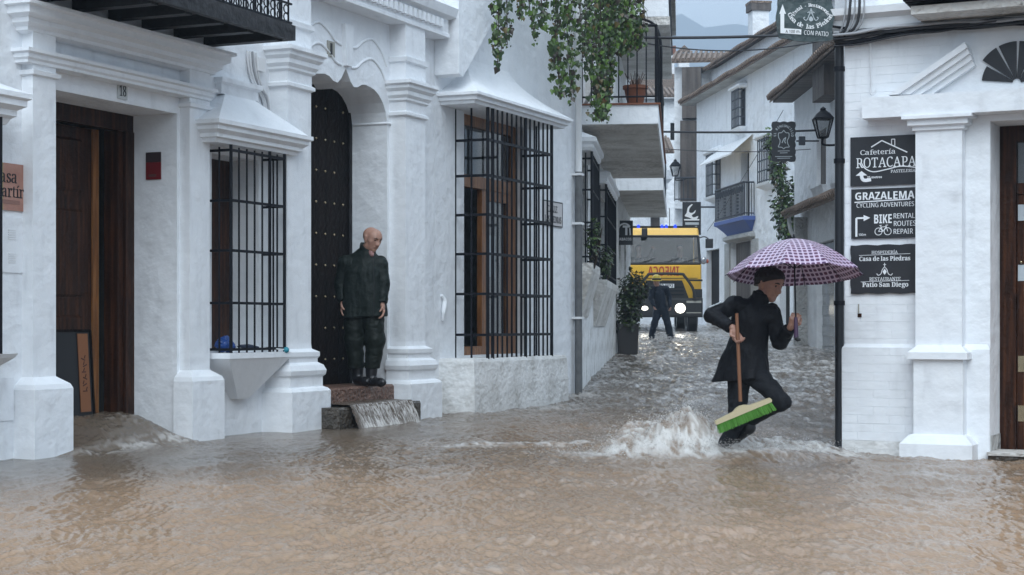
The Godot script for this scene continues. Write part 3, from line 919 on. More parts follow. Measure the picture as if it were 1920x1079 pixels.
func build_corner_house():
	var h := thing("corner_house", "white corner house with tall caged window and raking buttress", "house", frame(LEFT_O, LEFT_U, 20.45), "houses of the left row")
	var X := func(t): return t - 20.45
	var g := Geo.new()
	g.wall(X.call(20.455), X.call(24.7), -0.7, 7.6, -0.5, 0.0, [[X.call(21.23), X.call(23.0), 0.62, 3.42]])
	part(h, "wall", g, M.plaster)
	# roof and back, kept clear of the lane houses
	g = Geo.new()
	g.span(V(X.call(20.456), -0.7, -6.0), V(X.call(20.75), 7.596, -0.502))
	g.span(V(X.call(20.752), -0.7, -6.0), V(X.call(23.6), 7.596, -5.7))
	part(h, "rear_wall", g, M.plaster)
	boxp(h, "roof", V(X.call(20.46), 7.602, -6.0), V(X.call(24.6), 7.85, 0.3), M.tile)
	# the wall above the portal stands proud and is cut off along a slope
	g = Geo.new()
	g.prism(PackedVector2Array([P2(X.call(20.457), 3.72), P2(X.call(20.56), 3.70), P2(X.call(20.7), 3.82), P2(X.call(21.5), 4.55), P2(X.call(22.4), 5.4), P2(X.call(22.4), 7.5), P2(X.call(20.457), 7.5)]), 0.002, 0.3)
	part(h, "raking_buttress", g, M.plaster)
	# big window: reveal, timber frame, panes
	var wn := group_node(h, "window")
	var zf := -0.12
	g = Geo.new()
	g.span(V(X.call(21.23), 0.62, zf - 0.08), V(X.call(21.32), 3.42, zf))
	g.span(V(X.call(22.9), 0.62, zf - 0.08), V(X.call(23.0), 3.42, zf))
	g.span(V(X.call(21.32), 3.3, zf - 0.08), V(X.call(22.9), 3.42, zf))
	g.span(V(X.call(21.32), 0.62, zf - 0.08), V(X.call(22.9), 0.72, zf))
	g.span(V(X.call(21.32), 2.58, zf - 0.075), V(X.call(22.9), 2.72, zf + 0.01))
	part(wn, "frame", g, M.wood_honey)
	g = Geo.new()
	g.span(V(X.call(22.0), 0.72, zf - 0.07), V(X.call(22.12), 2.58, zf - 0.005))
	g.span(V(X.call(22.78), 0.72, zf - 0.07), V(X.call(22.9), 2.58, zf - 0.005))
	g.span(V(X.call(22.12), 0.72, zf - 0.07), V(X.call(22.78), 0.86, zf - 0.005))
	g.span(V(X.call(22.12), 2.46, zf - 0.07), V(X.call(22.78), 2.58, zf - 0.005))
	part(wn, "casement", g, M.wood_honey)
	boxp(wn, "pane", V(X.call(22.12), 0.86, zf - 0.045), V(X.call(22.78), 2.46, zf - 0.04), M.glass)
	boxp(wn, "pane", V(X.call(21.32), 2.72, zf - 0.045), V(X.call(22.9), 3.3, zf - 0.04), M.glass)
	boxp(wn, "shutter", V(X.call(21.33), 0.73, zf - 0.3), V(X.call(21.36), 2.57, zf - 0.02), M.wood_red)
	var pn := boxp(wn, "notice", V(X.call(22.2), 1.55, zf - 0.038), V(X.call(22.45), 2.05, zf - 0.034), M.paint_pale)
	pn.set_meta("label", "pale paper notice on the pane")
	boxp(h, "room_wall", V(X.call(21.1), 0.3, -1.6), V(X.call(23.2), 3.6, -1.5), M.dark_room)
	cage(h, X.call(21.0), X.call(22.9), 0.6, 3.42, 0.0, 0.4, 15, 2, [0.86, 1.32, 1.77, 2.21, 2.65, 3.05], 0.0125, M.iron, true, [1, 8])
	# plinth under the cage and hood above it
	g = Geo.new()
	g.mould(X.call(21.0), X.call(22.92), 0.0, [P2(0.44, -0.7), P2(0.44, 0.3), P2(0.425, 0.56), P2(0.41, 0.6)], 0.0)
	part(h, "window_plinth", g, M.old_plaster)
	g = Geo.new()
	g.mould(X.call(21.02), X.call(22.86), 0.0, [P2(0.42, 3.41), P2(0.43, 3.44), P2(0.46, 3.45), P2(0.46, 3.485), P2(0.5, 3.5), P2(0.5, 3.53)])
	part(h, "window_cornice", g, M.trim)
	g = Geo.new()
	var prev := []
	for k in 9:                        # swept plaster hood, concave towards the wall
		var q := k / 8.0
		var o := 0.49 * pow(1.0 - q, 1.7) + 0.005
		var y := 3.53 + 0.5 * q
		var row := [V(X.call(21.02) - o + 0.35 * q, y, 0.0), V(X.call(21.02) - o + 0.35 * q, y, o), V(X.call(22.86) + o - 0.35 * q, y, o), V(X.call(22.86) + o - 0.35 * q, y, 0.0)]
		if k > 0:
			for j in 3: g.quad(prev[j], prev[j + 1], row[j + 1], row[j])
		prev = row
	part(h, "window_hood", g, M.plaster)
	# small lump of plaster where an old fitting was
	g = Geo.new(); g.tube(curve([V(X.call(20.62), 1.3, 0.005), V(X.call(20.66), 1.24, 0.03), V(X.call(20.62), 1.12, 0.035), V(X.call(20.64), 1.02, 0.015)], 4), [0.02, 0.02, 0.02, 0.025, 0.03, 0.03, 0.03, 0.03, 0.028, 0.02, 0.02, 0.02, 0.015], 6)
	part(h, "plaster_lump", g, M.trim)
	# drainpipe at the corner
	var p := thing("drainpipe", "grey drainpipe down the corner beside the caged window", "pipe", frame(LEFT_O, LEFT_U, 24.66, 0.0, 0.07))
	g = Geo.new(); g.tube([V(0, -0.4, 0), V(0, 2.0, 0), V(0.005, 3.0, 0)], 0.05, 10)
	part(p, "pipe", g, M.pipe)
	g = Geo.new(); g.tube([V(0.005, 3.0, 0), V(0.0, 5.5, 0)], 0.045, 10)
	part(p, "upper_pipe", g, M.pot_white)
	for y in [1.05, 2.3, 2.95]: boxp(p, "bracket", V(-0.065, y, -0.07), V(0.065, y + 0.03, 0.055), M.pot_white)

# ------------------------------------------------------------------ corner house on the right
const PLAN := Basis(Vector3(1, 0, 0), Vector3(0, 0, -1), Vector3(0, 1, 0))   # prism drawn in plan (x, distance), extruded upwards

func build_right_house():
	var h := thing("right_corner_house", "whitewashed brick corner house with pilaster, broken pediment and brown door", "house", frame(RIGHT_O, RIGHT_U))
	var g := Geo.new()
	g.wall(0.0, 4.5, -0.7, 6.5, -0.45, -0.003, [[1.08, 2.5, -0.7, 2.46]])
	part(h, "wall", g, M.plaster)
	# side along the lane and the back
	g = Geo.new()
	var inv := h.transform.affine_inverse()
	g.prism(PackedVector2Array([P2(2.54, 13.42), P2(4.4, 21.9), P2(9.0, 20.0), P2(9.0, 16.0), P2(6.75, 11.4)]), -0.7, 6.4, inv * Transform3D(PLAN, Vector3.ZERO))
	part(h, "rear_wall", g, M.plaster)
	# painted bricks of the wall left of the pilaster and of the plinth
	var bricks := []
	for k in 5:
		var b := Geo.new(); b.brick(Vector3.ZERO, V(0.239, 0.0632, 0.03), 0.0014)
		bricks.append(b.mesh())
	var half := Geo.new(); half.brick(Vector3.ZERO, V(0.119, 0.0632, 0.03), 0.0014)
	var halfm := half.mesh()
	var rb := RandomNumberGenerator.new(); rb.seed = 5
	for i in 39:
		var y := 0.835 + i * 0.064
		if y > 3.1: break
		var off := 0.0 if i % 2 == 0 else -0.12
		for j in 3:
			var x := 0.1175 + off + j * 0.24
			if x > 0.6: continue
			if x - 0.1175 < 0: mi(h, "brick", halfm, M.trim, V(0.057, y, -0.016 + rb.randf() * 0.002))
			else: mi(h, "brick", bricks[0], M.trim, V(x, y, -0.016 + rb.randf() * 0.002))
	for i in 14:
		var y := -0.06 + i * 0.064
		for j in 3:
			var x := 0.1175 - 0.015 + (0.0 if i % 2 == 0 else -0.12) + j * 0.24
			if x > 0.6: continue
			if x < 0.05: mi(h, "brick", halfm, M.old_plaster if i < 3 else M.trim, V(0.042, y, 0.008 + rb.randf() * 0.003))
			else: mi(h, "brick", bricks[0], M.old_plaster if i < 3 else M.trim, V(x, y, 0.008 + rb.randf() * 0.003))
	g = Geo.new()
	g.mould(0.0, 1.06, 0.0, [P2(0.018, -0.7), P2(0.022, 0.79), P2(0.0, 0.83)])
	part(h, "plinth", g, M.trim)
	# pilaster on its pedestal
	g = Geo.new()
	g.mould(0.56, 0.9, 0.11, [P2(0.0, 0.8), P2(0.0, 2.4), P2(0.02, 2.405), P2(0.02, 2.43), P2(0.05, 2.44), P2(0.05, 2.48), P2(0.085, 2.485), P2(0.085, 2.508)], 0.11)
	part(h, "pilaster", g, M.trim)
	g = Geo.new()
	g.mould(0.555, 0.915, 0.15, [P2(0.08, -0.7), P2(0.085, 0.1), P2(0.07, 0.115), P2(0.03, 0.16), P2(0.0, 0.17), P2(0.0, 0.715), P2(0.04, 0.72), P2(0.04, 0.77), P2(0.03, 0.775), P2(-0.02, 0.82)], 0.15)
	part(h, "pedestal", g, M.trim)
	# entablature band and raking steps of the pediment
	g = Geo.new()
	g.mould(0.345, 4.3, 0.0, [P2(0.0, 2.509), P2(0.17, 2.51), P2(0.17, 2.665), P2(0.0, 2.675)])
	part(h, "entablature", g, M.trim)
	for k in 4:
		var a := P2(0.37 + k * 0.075, 2.676); var dir := P2(0.575, 0.36).normalized(); var nrm := P2(dir.y, -dir.x)
		var len := 0.66 - k * 0.075
		g = Geo.new()
		g.prism(PackedVector2Array([a, a + dir * len, a + dir * (len - 0.006) + nrm * 0.042, a + P2(0.075, 0)]), 0.0, 0.16 - k * 0.034)
		part(h, "pediment_step", g, M.trim)
	# fan light of dark slats
	for k in 6:
		var a0 := deg_to_rad(173.0 - k * 29.0); var a1 := a0 - deg_to_rad(25.0)
		var c := P2(1.27, 2.73)
		var poly := PackedVector2Array([c + P2(cos(a0), sin(a0)) * 0.03])
		for j in 6:
			var a := lerpf(a0, a1, j / 5.0)
			poly.append(c + P2(cos(a), sin(a)) * (0.3 if k != 0 else 0.25))
		poly.append(c + P2(cos(a1), sin(a1)) * 0.03)
		g = Geo.new(); g.prism(poly, -0.006, 0.012)
		part(h, "fan_panel", g, M.sign_black)
	# door in its deep reveal
	g = Geo.new()
	g.span(V(1.081, 0.02, -0.44), V(1.2, 2.459, -0.36))
	g.span(V(1.2, 2.34, -0.44), V(2.499, 2.459, -0.36))
	g.span(V(1.2, 1.95, -0.43), V(2.499, 2.03, -0.37))
	part(h, "door_frame", g, M.wood_red)
	boxp(h, "transom_pane", V(1.2, 2.03, -0.41), V(2.499, 2.34, -0.405), M.glass)
	var d := group_node(h, "door")
	boxp(d, "leaf", V(1.203, 0.04, -0.46), V(2.498, 1.949, -0.4), M.wood_honey)
	boxp(d, "stile", V(1.203, 0.04, -0.4), V(1.25, 1.949, -0.385), M.wood_red)
	for y in [0.25, 0.62, 1.3, 1.75]: boxp(d, "hinge", V(1.21, y, -0.385), V(1.26, y + 0.12, -0.38), M.gold if y < 1.0 else M.paint_pale)
	g = Geo.new(); g.ball(V(1.235, 1.44, -0.37), V(0.012, 0.012, 0.012))
	part(d, "bolt_head", g, M.gold)
	boxp(h, "reveal_skirting", V(1.07, -0.3, -0.36), V(1.087, 0.16, -0.012), M.grey_plaster)
	boxp(h, "doorstep", V(1.075, -0.5, -0.44), V(2.6, 0.02, 0.06), M.wet_stone)
	boxp(h, "doorstep_edge", V(1.07, 0.0215, -0.3), V(2.6, 0.045, 0.075), M.soffit)
	# eaves: white cornice at the corner, concrete slab and dark timbers above the door
	g = Geo.new()
	g.mould(0.0, 0.62, -0.01, [P2(0.02, 3.17), P2(0.08, 3.2), P2(0.09, 3.27), P2(0.15, 3.3), P2(0.16, 3.35), P2(0.0, 3.38)])
	part(h, "eaves_cornice", g, M.trim)
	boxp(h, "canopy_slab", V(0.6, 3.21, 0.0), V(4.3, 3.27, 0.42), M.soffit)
	for i in 7: boxp(h, "canopy_board", V(0.56, 3.275 + 0.004 * i, 0.02 + i * 0.068), V(4.3, 3.33 + 0.004 * i, 0.083 + i * 0.068), M.wood_dark)
	# lower meter marks
	var tl := boxp(h, "broken_tile", V(0.1, 1.06, 0.004), V(0.11, 1.13, 0.007), M.zinc)
	boxp(tl, "broken_tile_edge", V(0.098, 1.03, 0.004), V(0.128, 1.058, 0.007), M.wood_red)
	# dark downpipe at the corner
	var p := thing("corner_downpipe", "black downpipe running full height up the edge of right corner house", "pipe", frame(RIGHT_O, RIGHT_U, -0.045, 0.0, 0.0))
	g = Geo.new(); g.tube([V(0, -0.4, 0), V(0, 3.22, 0)], 0.034, 10)
	part(p, "pipe", g, M.dark_pipe)
	for y in [1.12, 2.2, 2.9]:
		g = Geo.new(); g.tube([V(0, y, 0), V(0, y + 0.035, 0)], 0.042, 10)
		part(p, "bracket", g, M.iron)

# ------------------------------------------------------------------ left side of the lane
func wx(d: float) -> float: return 0.85 + 0.1 * (d - 22.68)

func lane_frame(d: float) -> Transform3D:
	return frame(Vector3(wx(d), 0, -d), LANE_U)

func railing(parent: Node, a: Vector3, b: Vector3, h: float, step: float, m: Material, r := 0.008):
	var g := Geo.new(); g.tube([V(0, 0.02, 0), V(0, h, 0)], r, 5)
	var bm := g.mesh()
	var n := int(ceil((b - a).length() / step))
	for i in n + 1: mi(parent, "baluster", bm, m, a.lerp(b, float(i) / n))
	for y in [0.1, h]:
		g = Geo.new(); g.tube([a + V(0, y, 0), b + V(0, y, 0)], r * (1.4 if y < h else 2.2), 5)
		part(parent, "rail", g, m)

func build_lane_houses():
	# first house: balcony with iron railing, two caged windows on sloping plaster bases
	var h := thing("lane_house", "white house in the lane with long iron railed balcony above two caged windows", "house", lane_frame(22.7))
	var g := Geo.new()
	g.wall(0.004, 12.3, -0.7, 8.0, -0.4, 0.0, [[0.9, 2.5, 1.85, 3.3], [4.7, 8.2, 1.75, 3.2], [2.2, 3.6, 4.05, 6.2]])
	part(h, "wall", g, M.old_plaster)
	g = Geo.new(); g.span(V(0.3, -0.7, -5.0), V(12.3, 7.99, -4.6)); g.span(V(11.9, -0.7, -4.59), V(12.29, 7.99, -0.41))
	part(h, "rear_wall", g, M.plaster)
	boxp(h, "roof", V(0.0, 8.004, -5.0), V(12.3, 8.2, 0.4), M.tile)
	for w in [[0.75, 2.6, 1.83, 3.34, 0.17], [4.5, 8.3, 1.7, 3.2, 0.2]]:
		boxp(h, "window", V(w[0] + 0.15, w[2], -0.2), V(w[1] - 0.15, w[3], -0.14), M.wood_dark)
		cage(h, w[0], w[1], w[2], w[3], 0.0, w[4], 9, 2, [w[2] + 0.08, w[2] + 0.55, w[2] + 1.0, w[3] - 0.08], 0.011, M.iron)
		g = Geo.new()
		g.mould(w[0], w[1], 0.0, [P2(w[4], w[3] + 0.02), P2(w[4] + 0.03, w[3] + 0.06), P2(w[4] + 0.03, w[3] + 0.1), P2(w[4] + 0.07, w[3] + 0.13), P2(w[4] + 0.07, w[3] + 0.19), P2(0.0, w[3] + 0.3)])
		part(h, "window_cornice", g, M.trim)
		g = Geo.new()
		g.mould(w[0] + 0.02, w[1] - 0.02, 0.0, [P2(0.02, w[2] - 0.75), P2(w[4] * 0.55, w[2] - 0.45), P2(w[4] + 0.02, w[2] - 0.12), P2(w[4] + 0.02, w[2] - 0.01)])
		part(h, "window_base", g, M.soffit)
	# balcony
	var b := group_node(h, "balcony")
	var sl := boxp(b, "slab", V(0.85, 3.74, 0.0), V(9.5, 4.0, 1.08), M.trim)
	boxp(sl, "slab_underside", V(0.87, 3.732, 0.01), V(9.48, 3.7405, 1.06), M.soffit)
	boxp(b, "tile_edge", V(0.82, 4.0015, 0.0), V(9.52, 4.025, 1.11), M.terracotta)
	railing(b, V(0.9, 4.02, 0.03), V(0.9, 4.02, 1.04), 1.08, 0.13, M.iron, 0.01)
	railing(b, V(0.9, 4.02, 1.05), V(9.45, 4.02, 1.05), 1.08, 0.13, M.iron, 0.01)
	railing(b, V(9.45, 4.02, 0.03), V(9.45, 4.02, 1.03), 1.08, 0.13, M.iron, 0.01)
	boxp(h, "balcony_door", V(2.2, 4.03, -0.25), V(3.6, 6.2, -0.18), M.wood_dark)
	# flower pots and a leaning pole up there
	for q in [[1.35, 0.75, 0.16, 0], [1.3, 0.28, 0.1, 1]]:
		var p := thing("flower_pot", ["large terracotta pot with dry plant at balcony corner", "small terracotta pot behind balcony bars"][q[3]], "pot", lane_frame(22.7) * Transform3D(Basis(), V(q[0], 4.026, q[1])))
		g = Geo.new(); g.lathe(Vector3.ZERO, [P2(0.0, 0.0), P2(q[2] * 0.65, 0.0), P2(q[2], q[2] * 1.6), P2(q[2] * 1.12, q[2] * 1.62), P2(q[2] * 1.12, q[2] * 1.9), P2(q[2] * 0.95, q[2] * 1.9), P2(q[2] * 0.9, q[2] * 1.5), P2(0.0, q[2] * 1.5)], 14)
		part(p, "pot", g, M.terracotta)
		g = Geo.new(); g.use_col = true
		for k in 50:
			g.col = Color(0.10, 0.045, 0.03) * rng.randf_range(0.5, 1.3)
			var a := rng.randf() * TAU; var l := rng.randf_range(0.1, 0.26)
			var e := V(cos(a) * l * 0.6, q[2] * 1.5 + l, sin(a) * l * 0.6)
			g.tube([V(cos(a) * 0.03, q[2] * 1.5, sin(a) * 0.03), e], 0.004, 3)
		part(p, "dry_plant", g, M.leaf)
	var pole := thing("leaning_pole", "pale tube leaning diagonally inside the balcony railing", "pole", lane_frame(22.7))
	g = Geo.new(); g.tube([V(1.05, 4.04, 0.06), V(1.05, 4.82, 0.5)], 0.022, 8)
	part(pole, "tube", g, M.cable_pale)
	# second house further up with a plain white balcony
	var h2 := thing("lane_house", "white lane house with plain solid balcony slab above the tobacco sign", "house", lane_frame(35.0))
	g = Geo.new(); g.wall(0.03, 11.5, -0.7, 9.5, -0.4, 0.0, [[3.0, 4.2, 1.4, 3.2], [6.5, 7.8, 0.4, 3.0], [4.0, 5.4, 4.2, 6.3]])
	part(h2, "wall", g, M.old_plaster)
	for w in [[3.0, 4.2, 1.4, 3.2], [6.5, 7.8, 0.4, 3.0], [4.0, 5.4, 4.2, 6.3]]: boxp(h2, "window", V(w[0], w[2], -0.25), V(w[1], w[3], -0.2), M.wood_dark)
	g = Geo.new(); g.span(V(0.1, -0.7, -4.0), V(11.5, 9.49, -3.7)); g.span(V(0.03, -0.7, -3.69), V(0.33, 9.49, -0.41)); g.span(V(11.2, -0.7, -3.69), V(11.49, 9.49, -0.41))
	part(h2, "rear_wall", g, M.plaster)
	boxp(h2, "roof", V(0.03, 9.504, -4.0), V(11.5, 9.7, 0.4), M.tile)
	b = group_node(h2, "balcony")
	sl = boxp(b, "slab", V(1.6, 3.86, 0.0), V(10.8, 4.12, 1.0), M.trim)
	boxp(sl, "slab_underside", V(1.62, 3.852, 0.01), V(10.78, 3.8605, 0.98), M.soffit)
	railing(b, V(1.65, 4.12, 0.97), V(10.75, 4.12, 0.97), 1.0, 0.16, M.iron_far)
	railing(b, V(1.65, 4.12, 0.02), V(1.65, 4.12, 0.95), 1.0, 0.16, M.iron_far)
	# upper floor loggia beyond: parapet, soffit
	b = group_node(h2, "upper_balcony")
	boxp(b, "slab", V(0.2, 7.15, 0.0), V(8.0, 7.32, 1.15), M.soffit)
	boxp(b, "parapet", V(0.2, 7.324, 0.0), V(8.0, 7.75, 1.12), M.trim)
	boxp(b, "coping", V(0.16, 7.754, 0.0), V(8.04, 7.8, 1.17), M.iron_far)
	railing(b, V(0.25, 7.8, 0.04), V(0.25, 7.8, 1.1), 0.42, 0.2, M.iron_far, 0.012)
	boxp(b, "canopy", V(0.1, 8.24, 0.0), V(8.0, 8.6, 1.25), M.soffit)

# ------------------------------------------------------------------ far houses
func eave_tiles(parent: Node, x0: float, x1: float, y: float, z: float, depth: float, up: float, m: Material, step := 0.22):
	var g := Geo.new()
	var n := int((x1 - x0) / step)
	for i in n:
		var x := x0 + (i + 0.5) * step
		var wob := 0.02 * sin(i * 12.9898) 
		g.tube([V(x, y + wob, z), V(x, y + up + wob * 0.5, z - depth)], [step * 0.34, step * 0.3], 6)
	g.quad(V(x0, y - 0.05, z - 0.08), V(x1, y - 0.05, z - 0.08), V(x1, y + up - 0.05, z - depth), V(x0, y + up - 0.05, z - depth))
	g.quad(V(x0, y - 0.12, z - 0.08), V(x1, y - 0.12, z - 0.08), V(x1, y - 0.05, z - 0.08), V(x0, y - 0.05, z - 0.08))
	var o := part(parent, "roof_tiles", g, m)
	o.set_meta("kind", "stuff")

func far_window(h: Node, x0: float, x1: float, y0: float, y1: float, out: float, m: Material):
	var w := group_node(h, "window")
	boxp(w, "shutter", V(x0 + 0.1, y0, -0.12), V(x1 - 0.1, y1, -0.06), m)
	var g := Geo.new(); g.tube([V(0, y0, 0), V(0, y1, 0)], 0.02, 5)
	var bm := g.mesh()
	for i in 6: mi(w, "bar", bm, M.iron_far, V(lerpf(x0, x1, i / 5.0), 0, out))
	for i in 2: mi(w, "bar", bm, M.iron_far, V(x1, 0, out * (0.05 + i * 0.45)))
	for i in 5:
		var y := lerpf(y0 + 0.05, y1 - 0.05, i / 4.0)
		boxp(w, "crossbar", V(x0, y - 0.02, out - 0.015), V(x1, y + 0.02, out + 0.015), M.iron_far)
		boxp(w, "crossbar", V(x1 - 0.015, y - 0.02, 0.0), V(x1 + 0.015, y + 0.02, out), M.iron_far)
	g = Geo.new(); g.mould(x0, x1, 0.0, [P2(0.02, y0 - 0.22), P2(out, y0 - 0.08), P2(out + 0.03, y0)])
	part(w, "sill", g, M.far_plaster)
	g = Geo.new(); g.mould(x0, x1, 0.0, [P2(out, y1), P2(out + 0.06, y1 + 0.06), P2(out + 0.06, y1 + 0.12), P2(0.0, y1 + 0.3)])
	part(w, "hood", g, M.far_plaster)

func build_far_houses():
	var h := thing("blue_balcony_house", "white house with blue balcony and tiled eaves behind the umbrella", "house", frame(FAR_O, FAR_U))
	var g := Geo.new()
	g.wall(5.6, 26.0, 0.0, 9.7, -0.4, 0.0, [[7.2, 9.2, 0.0, 3.8], [10.9, 13.8, 0.0, 3.9], [12.3, 13.4, 4.7, 7.0], [8.5, 9.3, 5.73, 7.3], [12.1, 12.8, 7.85, 9.2], [15.7, 16.6, 5.64, 7.1], [17.2, 18.3, 1.0, 3.4]])
	part(h, "wall", g, M.far_plaster)
	g = Geo.new(); g.span(V(5.6, 0.0, -6.0), V(26.0, 9.69, -5.6)); g.span(V(5.6, 0.0, -5.59), V(5.9, 9.69, -0.41)); g.span(V(25.7, 0.0, -5.59), V(26.0, 9.69, -0.41))
	part(h, "rear_wall", g, M.far_plaster)
	boxp(h, "garage_door", V(7.2, 0.5, -0.3), V(9.2, 3.8, -0.2), M.wood_dark)
	boxp(h, "shop_door", V(10.9, 0.5, -0.3), V(13.8, 3.9, -0.2), M.wood_grey)
	boxp(h, "side_door", V(17.2, 0.5, -0.3), V(18.3, 3.4, -0.2), M.wood_dark)
	g = Geo.new(); g.mould(10.7, 14.0, 0.0, [P2(0.05, 3.9), P2(0.2, 4.0), P2(0.2, 4.1), P2(0.0, 4.2)])
	part(h, "shop_cornice", g, M.grey_plaster)
	boxp(h, "shop_surround", V(10.2, 0.3, 0.002), V(10.88, 3.9, 0.06), M.grey_plaster)
	boxp(h, "shop_surround", V(13.82, 0.3, 0.002), V(14.6, 3.9, 0.06), M.grey_plaster)
	far_window(h, 8.4, 9.4, 5.73, 7.3, 0.3, M.wood_grey)
	far_window(h, 12.0, 12.9, 7.85, 9.2, 0.25, M.wood_dark)
	far_window(h, 15.6, 16.7, 5.64, 7.1, 0.3, M.wood_grey)
	boxp(h, "balcony_door", V(12.3, 4.7, -0.3), V(13.4, 7.0, -0.25), M.wood_dark)
	var b := group_node(h, "balcony")
	g = Geo.new()
	g.mould(10.5, 13.8, 0.0, [P2(0.0, 4.15), P2(0.12, 4.3), P2(0.32, 4.5), P2(0.42, 4.55), P2(0.42, 4.68)])
	part(b, "slab", g, M.blue_paint)
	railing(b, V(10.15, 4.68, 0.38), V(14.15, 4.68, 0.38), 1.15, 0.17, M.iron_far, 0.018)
	railing(b, V(14.15, 4.68, 0.03), V(14.15, 4.68, 0.36), 1.15, 0.11, M.iron_far, 0.014)
	g = Geo.new()
	for i in 13:
		for s in 2:
			var pts := []
			for k in 9: pts.append(V(10.3 + i * 0.3 + 0.09 * cos(k * 0.8 + s * PI), 5.62 + s * 0.02 + 0.1 * sin(k * 0.8), 0.38))
			g.tube(pts, 0.022, 4)
		if i % 3 == 1:
			for k in 6: g.ball(V(10.3 + i * 0.3, 4.85 + k * 0.12, 0.38), V(0.06, 0.05, 0.03), 3, 5)
	part(b, "railing_scrolls", g, M.iron_far)
	g = Geo.new()
	g.quad(V(9.2, 6.85, 0.75), V(13.9, 6.85, 0.75), V(13.9, 7.5, 0.0), V(9.2, 7.5, 0.0))
	g.quad(V(9.2, 6.79, 0.75), V(13.9, 6.79, 0.75), V(13.9, 6.85, 0.75), V(9.2, 6.85, 0.75))
	part(b, "awning", g, M.pot_white)
	eave_tiles(h, 4.9, 26.2, 9.72, 0.6, 2.6, 0.75, M.tile)
	g = Geo.new(); g.quad(V(4.9, 9.6, 0.5), V(4.9, 9.6, -0.1), V(26.2, 9.6, -0.1), V(26.2, 9.6, 0.5))
	part(h, "eaves_soffit", g, M.grey_plaster)
	# set back upper storey and its chimney
	boxp(h, "upper_wall", V(-4.7, 9.705, -7.0), V(26.0, 11.75, -2.0), M.far_plaster)
	eave_tiles(h, -5.1, 26.2, 11.82, -1.6, 3.0, 0.8, M.tile)
	var ch := boxp(h, "chimney", V(0.6, 12.0, -4.1), V(1.3, 14.1, -3.4), M.far_plaster)
	boxp(ch, "chimney_cap", V(0.52, 14.104, -4.18), V(1.38, 14.4, -3.32), M.wood_grey)
	boxp(ch, "chimney_top", V(0.5, 14.404, -4.2), V(1.4, 14.5, -3.3), M.tile)
	# timber box and bay at the far end
	var bay := thing("timber_bay_house", "white narrow house with brown timber bay window above the truck", "house", frame(V(6.6, 0, -73.0), V(1, 0, 0.15)))
	boxp(bay, "wall", V(0.35, 0.0, -4.0), V(3.0, 12.0, 0.0), M.far_plaster)
	boxp(bay, "bay_window", V(0.62, 6.2, 0.0), V(1.4, 9.65, 0.5), M.wood_grey)
	boxp(bay, "bay_window", V(0.7, 9.75, 0.0), V(1.5, 11.9, 0.6), M.wood_grey)
	boxp(bay, "balcony_slab", V(0.4, 5.9, 0.0), V(1.9, 6.19, 0.8), M.far_plaster)
	railing(bay, V(0.4, 6.2, 0.75), V(1.9, 6.2, 0.75), 1.0, 0.2, M.iron_far, 0.02)
	eave_tiles(bay, 0.2, 3.2, 12.2, 0.7, 3.0, 0.8, M.tile)
	# low house on the right with its lean-to roof
	var r := thing("lean_to_house", "white house with tiled lean-to roof and dark shutters behind the black downpipe", "house", frame(V(7.2, 0, -43.5), V(0, 0, 1)))
	g = Geo.new(); g.wall(0.0, 12.0, -0.3, 6.75, -0.35, 0.0, [[3.2, 4.4, 4.2, 5.5], [5.7, 6.9, 4.1, 5.5], [3.2, 5.4, -0.3, 2.9]])
	part(r, "wall", g, M.far_plaster)
	g = Geo.new(); g.span(V(0.0, -0.3, -5.0), V(12.0, 6.74, -4.7)); g.span(V(0.0, -0.3, -4.69), V(0.3, 6.74, -0.36)); g.span(V(11.7, -0.3, -4.69), V(12.0, 6.74, -0.36))
	part(r, "rear_wall", g, M.far_plaster)
	for w in [[3.2, 4.4, 4.2, 5.5], [5.7, 6.9, 4.1, 5.5]]:
		boxp(r, "shutter", V(w[0], w[2], -0.2), V(w[1], w[3], -0.1), M.wood_grey)
		g = Geo.new(); g.mould(w[0], w[1], 0.0, [P2(0.0, w[2] - 0.4), P2(0.1, w[2] - 0.08), P2(0.14, w[2] - 0.01)])
		part(r, "window_sill", g, M.far_plaster)
	M.wet_metal = flat(lin(0.32, 0.33, 0.34), 0.22, 0.6)
	for i in 12: boxp(r, "shutter_slat", V(3.2, 0.0 + i * 0.24, -0.2), V(5.4, 0.23 + i * 0.24, -0.14 + 0.01 * (i % 2)), M.wet_metal)
	eave_tiles(r, -0.4, 12.0, 6.8, 0.65, 5.0, 1.6, M.tile)
	boxp(r, "eaves_soffit", V(-0.3, 6.68, 0.0), V(12.0, 6.74, 0.5), M.wood_grey)
	eave_tiles(r, 1.0, 12.0, 3.72, 0.5, 0.6, 0.3, M.tile)
	boxp(r, "corner_post", V(1.7, -0.3, 0.002), V(1.95, 3.6, 0.3), M.grey_plaster)
	g = Geo.new(); g.tube(curve([V(1.3, 3.65, 0.35), V(1.3, 3.3, 0.3), V(1.3, 3.0, 0.12), V(1.3, 2.6, 0.1)], 4), 0.05, 8)
	part(r, "gutter_spout", g, M.pot_white)
	boxp(r, "meter_box", V(4.9, 6.0, 0.002), V(6.3, 7.4, 0.4), M.wood_grey)
	# houses that close the view
	var f1 := thing("end_house", "white house with moulded cornice behind the truck's roof lights", "house", Transform3D(Basis(), V(5.0, 0, -80)))
	g = Geo.new(); g.wall(-3.0, 2.15, 0.0, 9.0, -3.0, 0.0, [[0.6, 1.2, 3.0, 5.4], [1.5, 1.95, 4.0, 6.2]])
	part(f1, "wall", g, M.far_plaster)
	boxp(f1, "window", V(0.6, 3.0, -0.5), V(1.2, 5.4, -0.4), M.wood_grey)
	boxp(f1, "window", V(1.5, 4.0, -0.5), V(1.95, 6.2, -0.4), M.wood_grey)
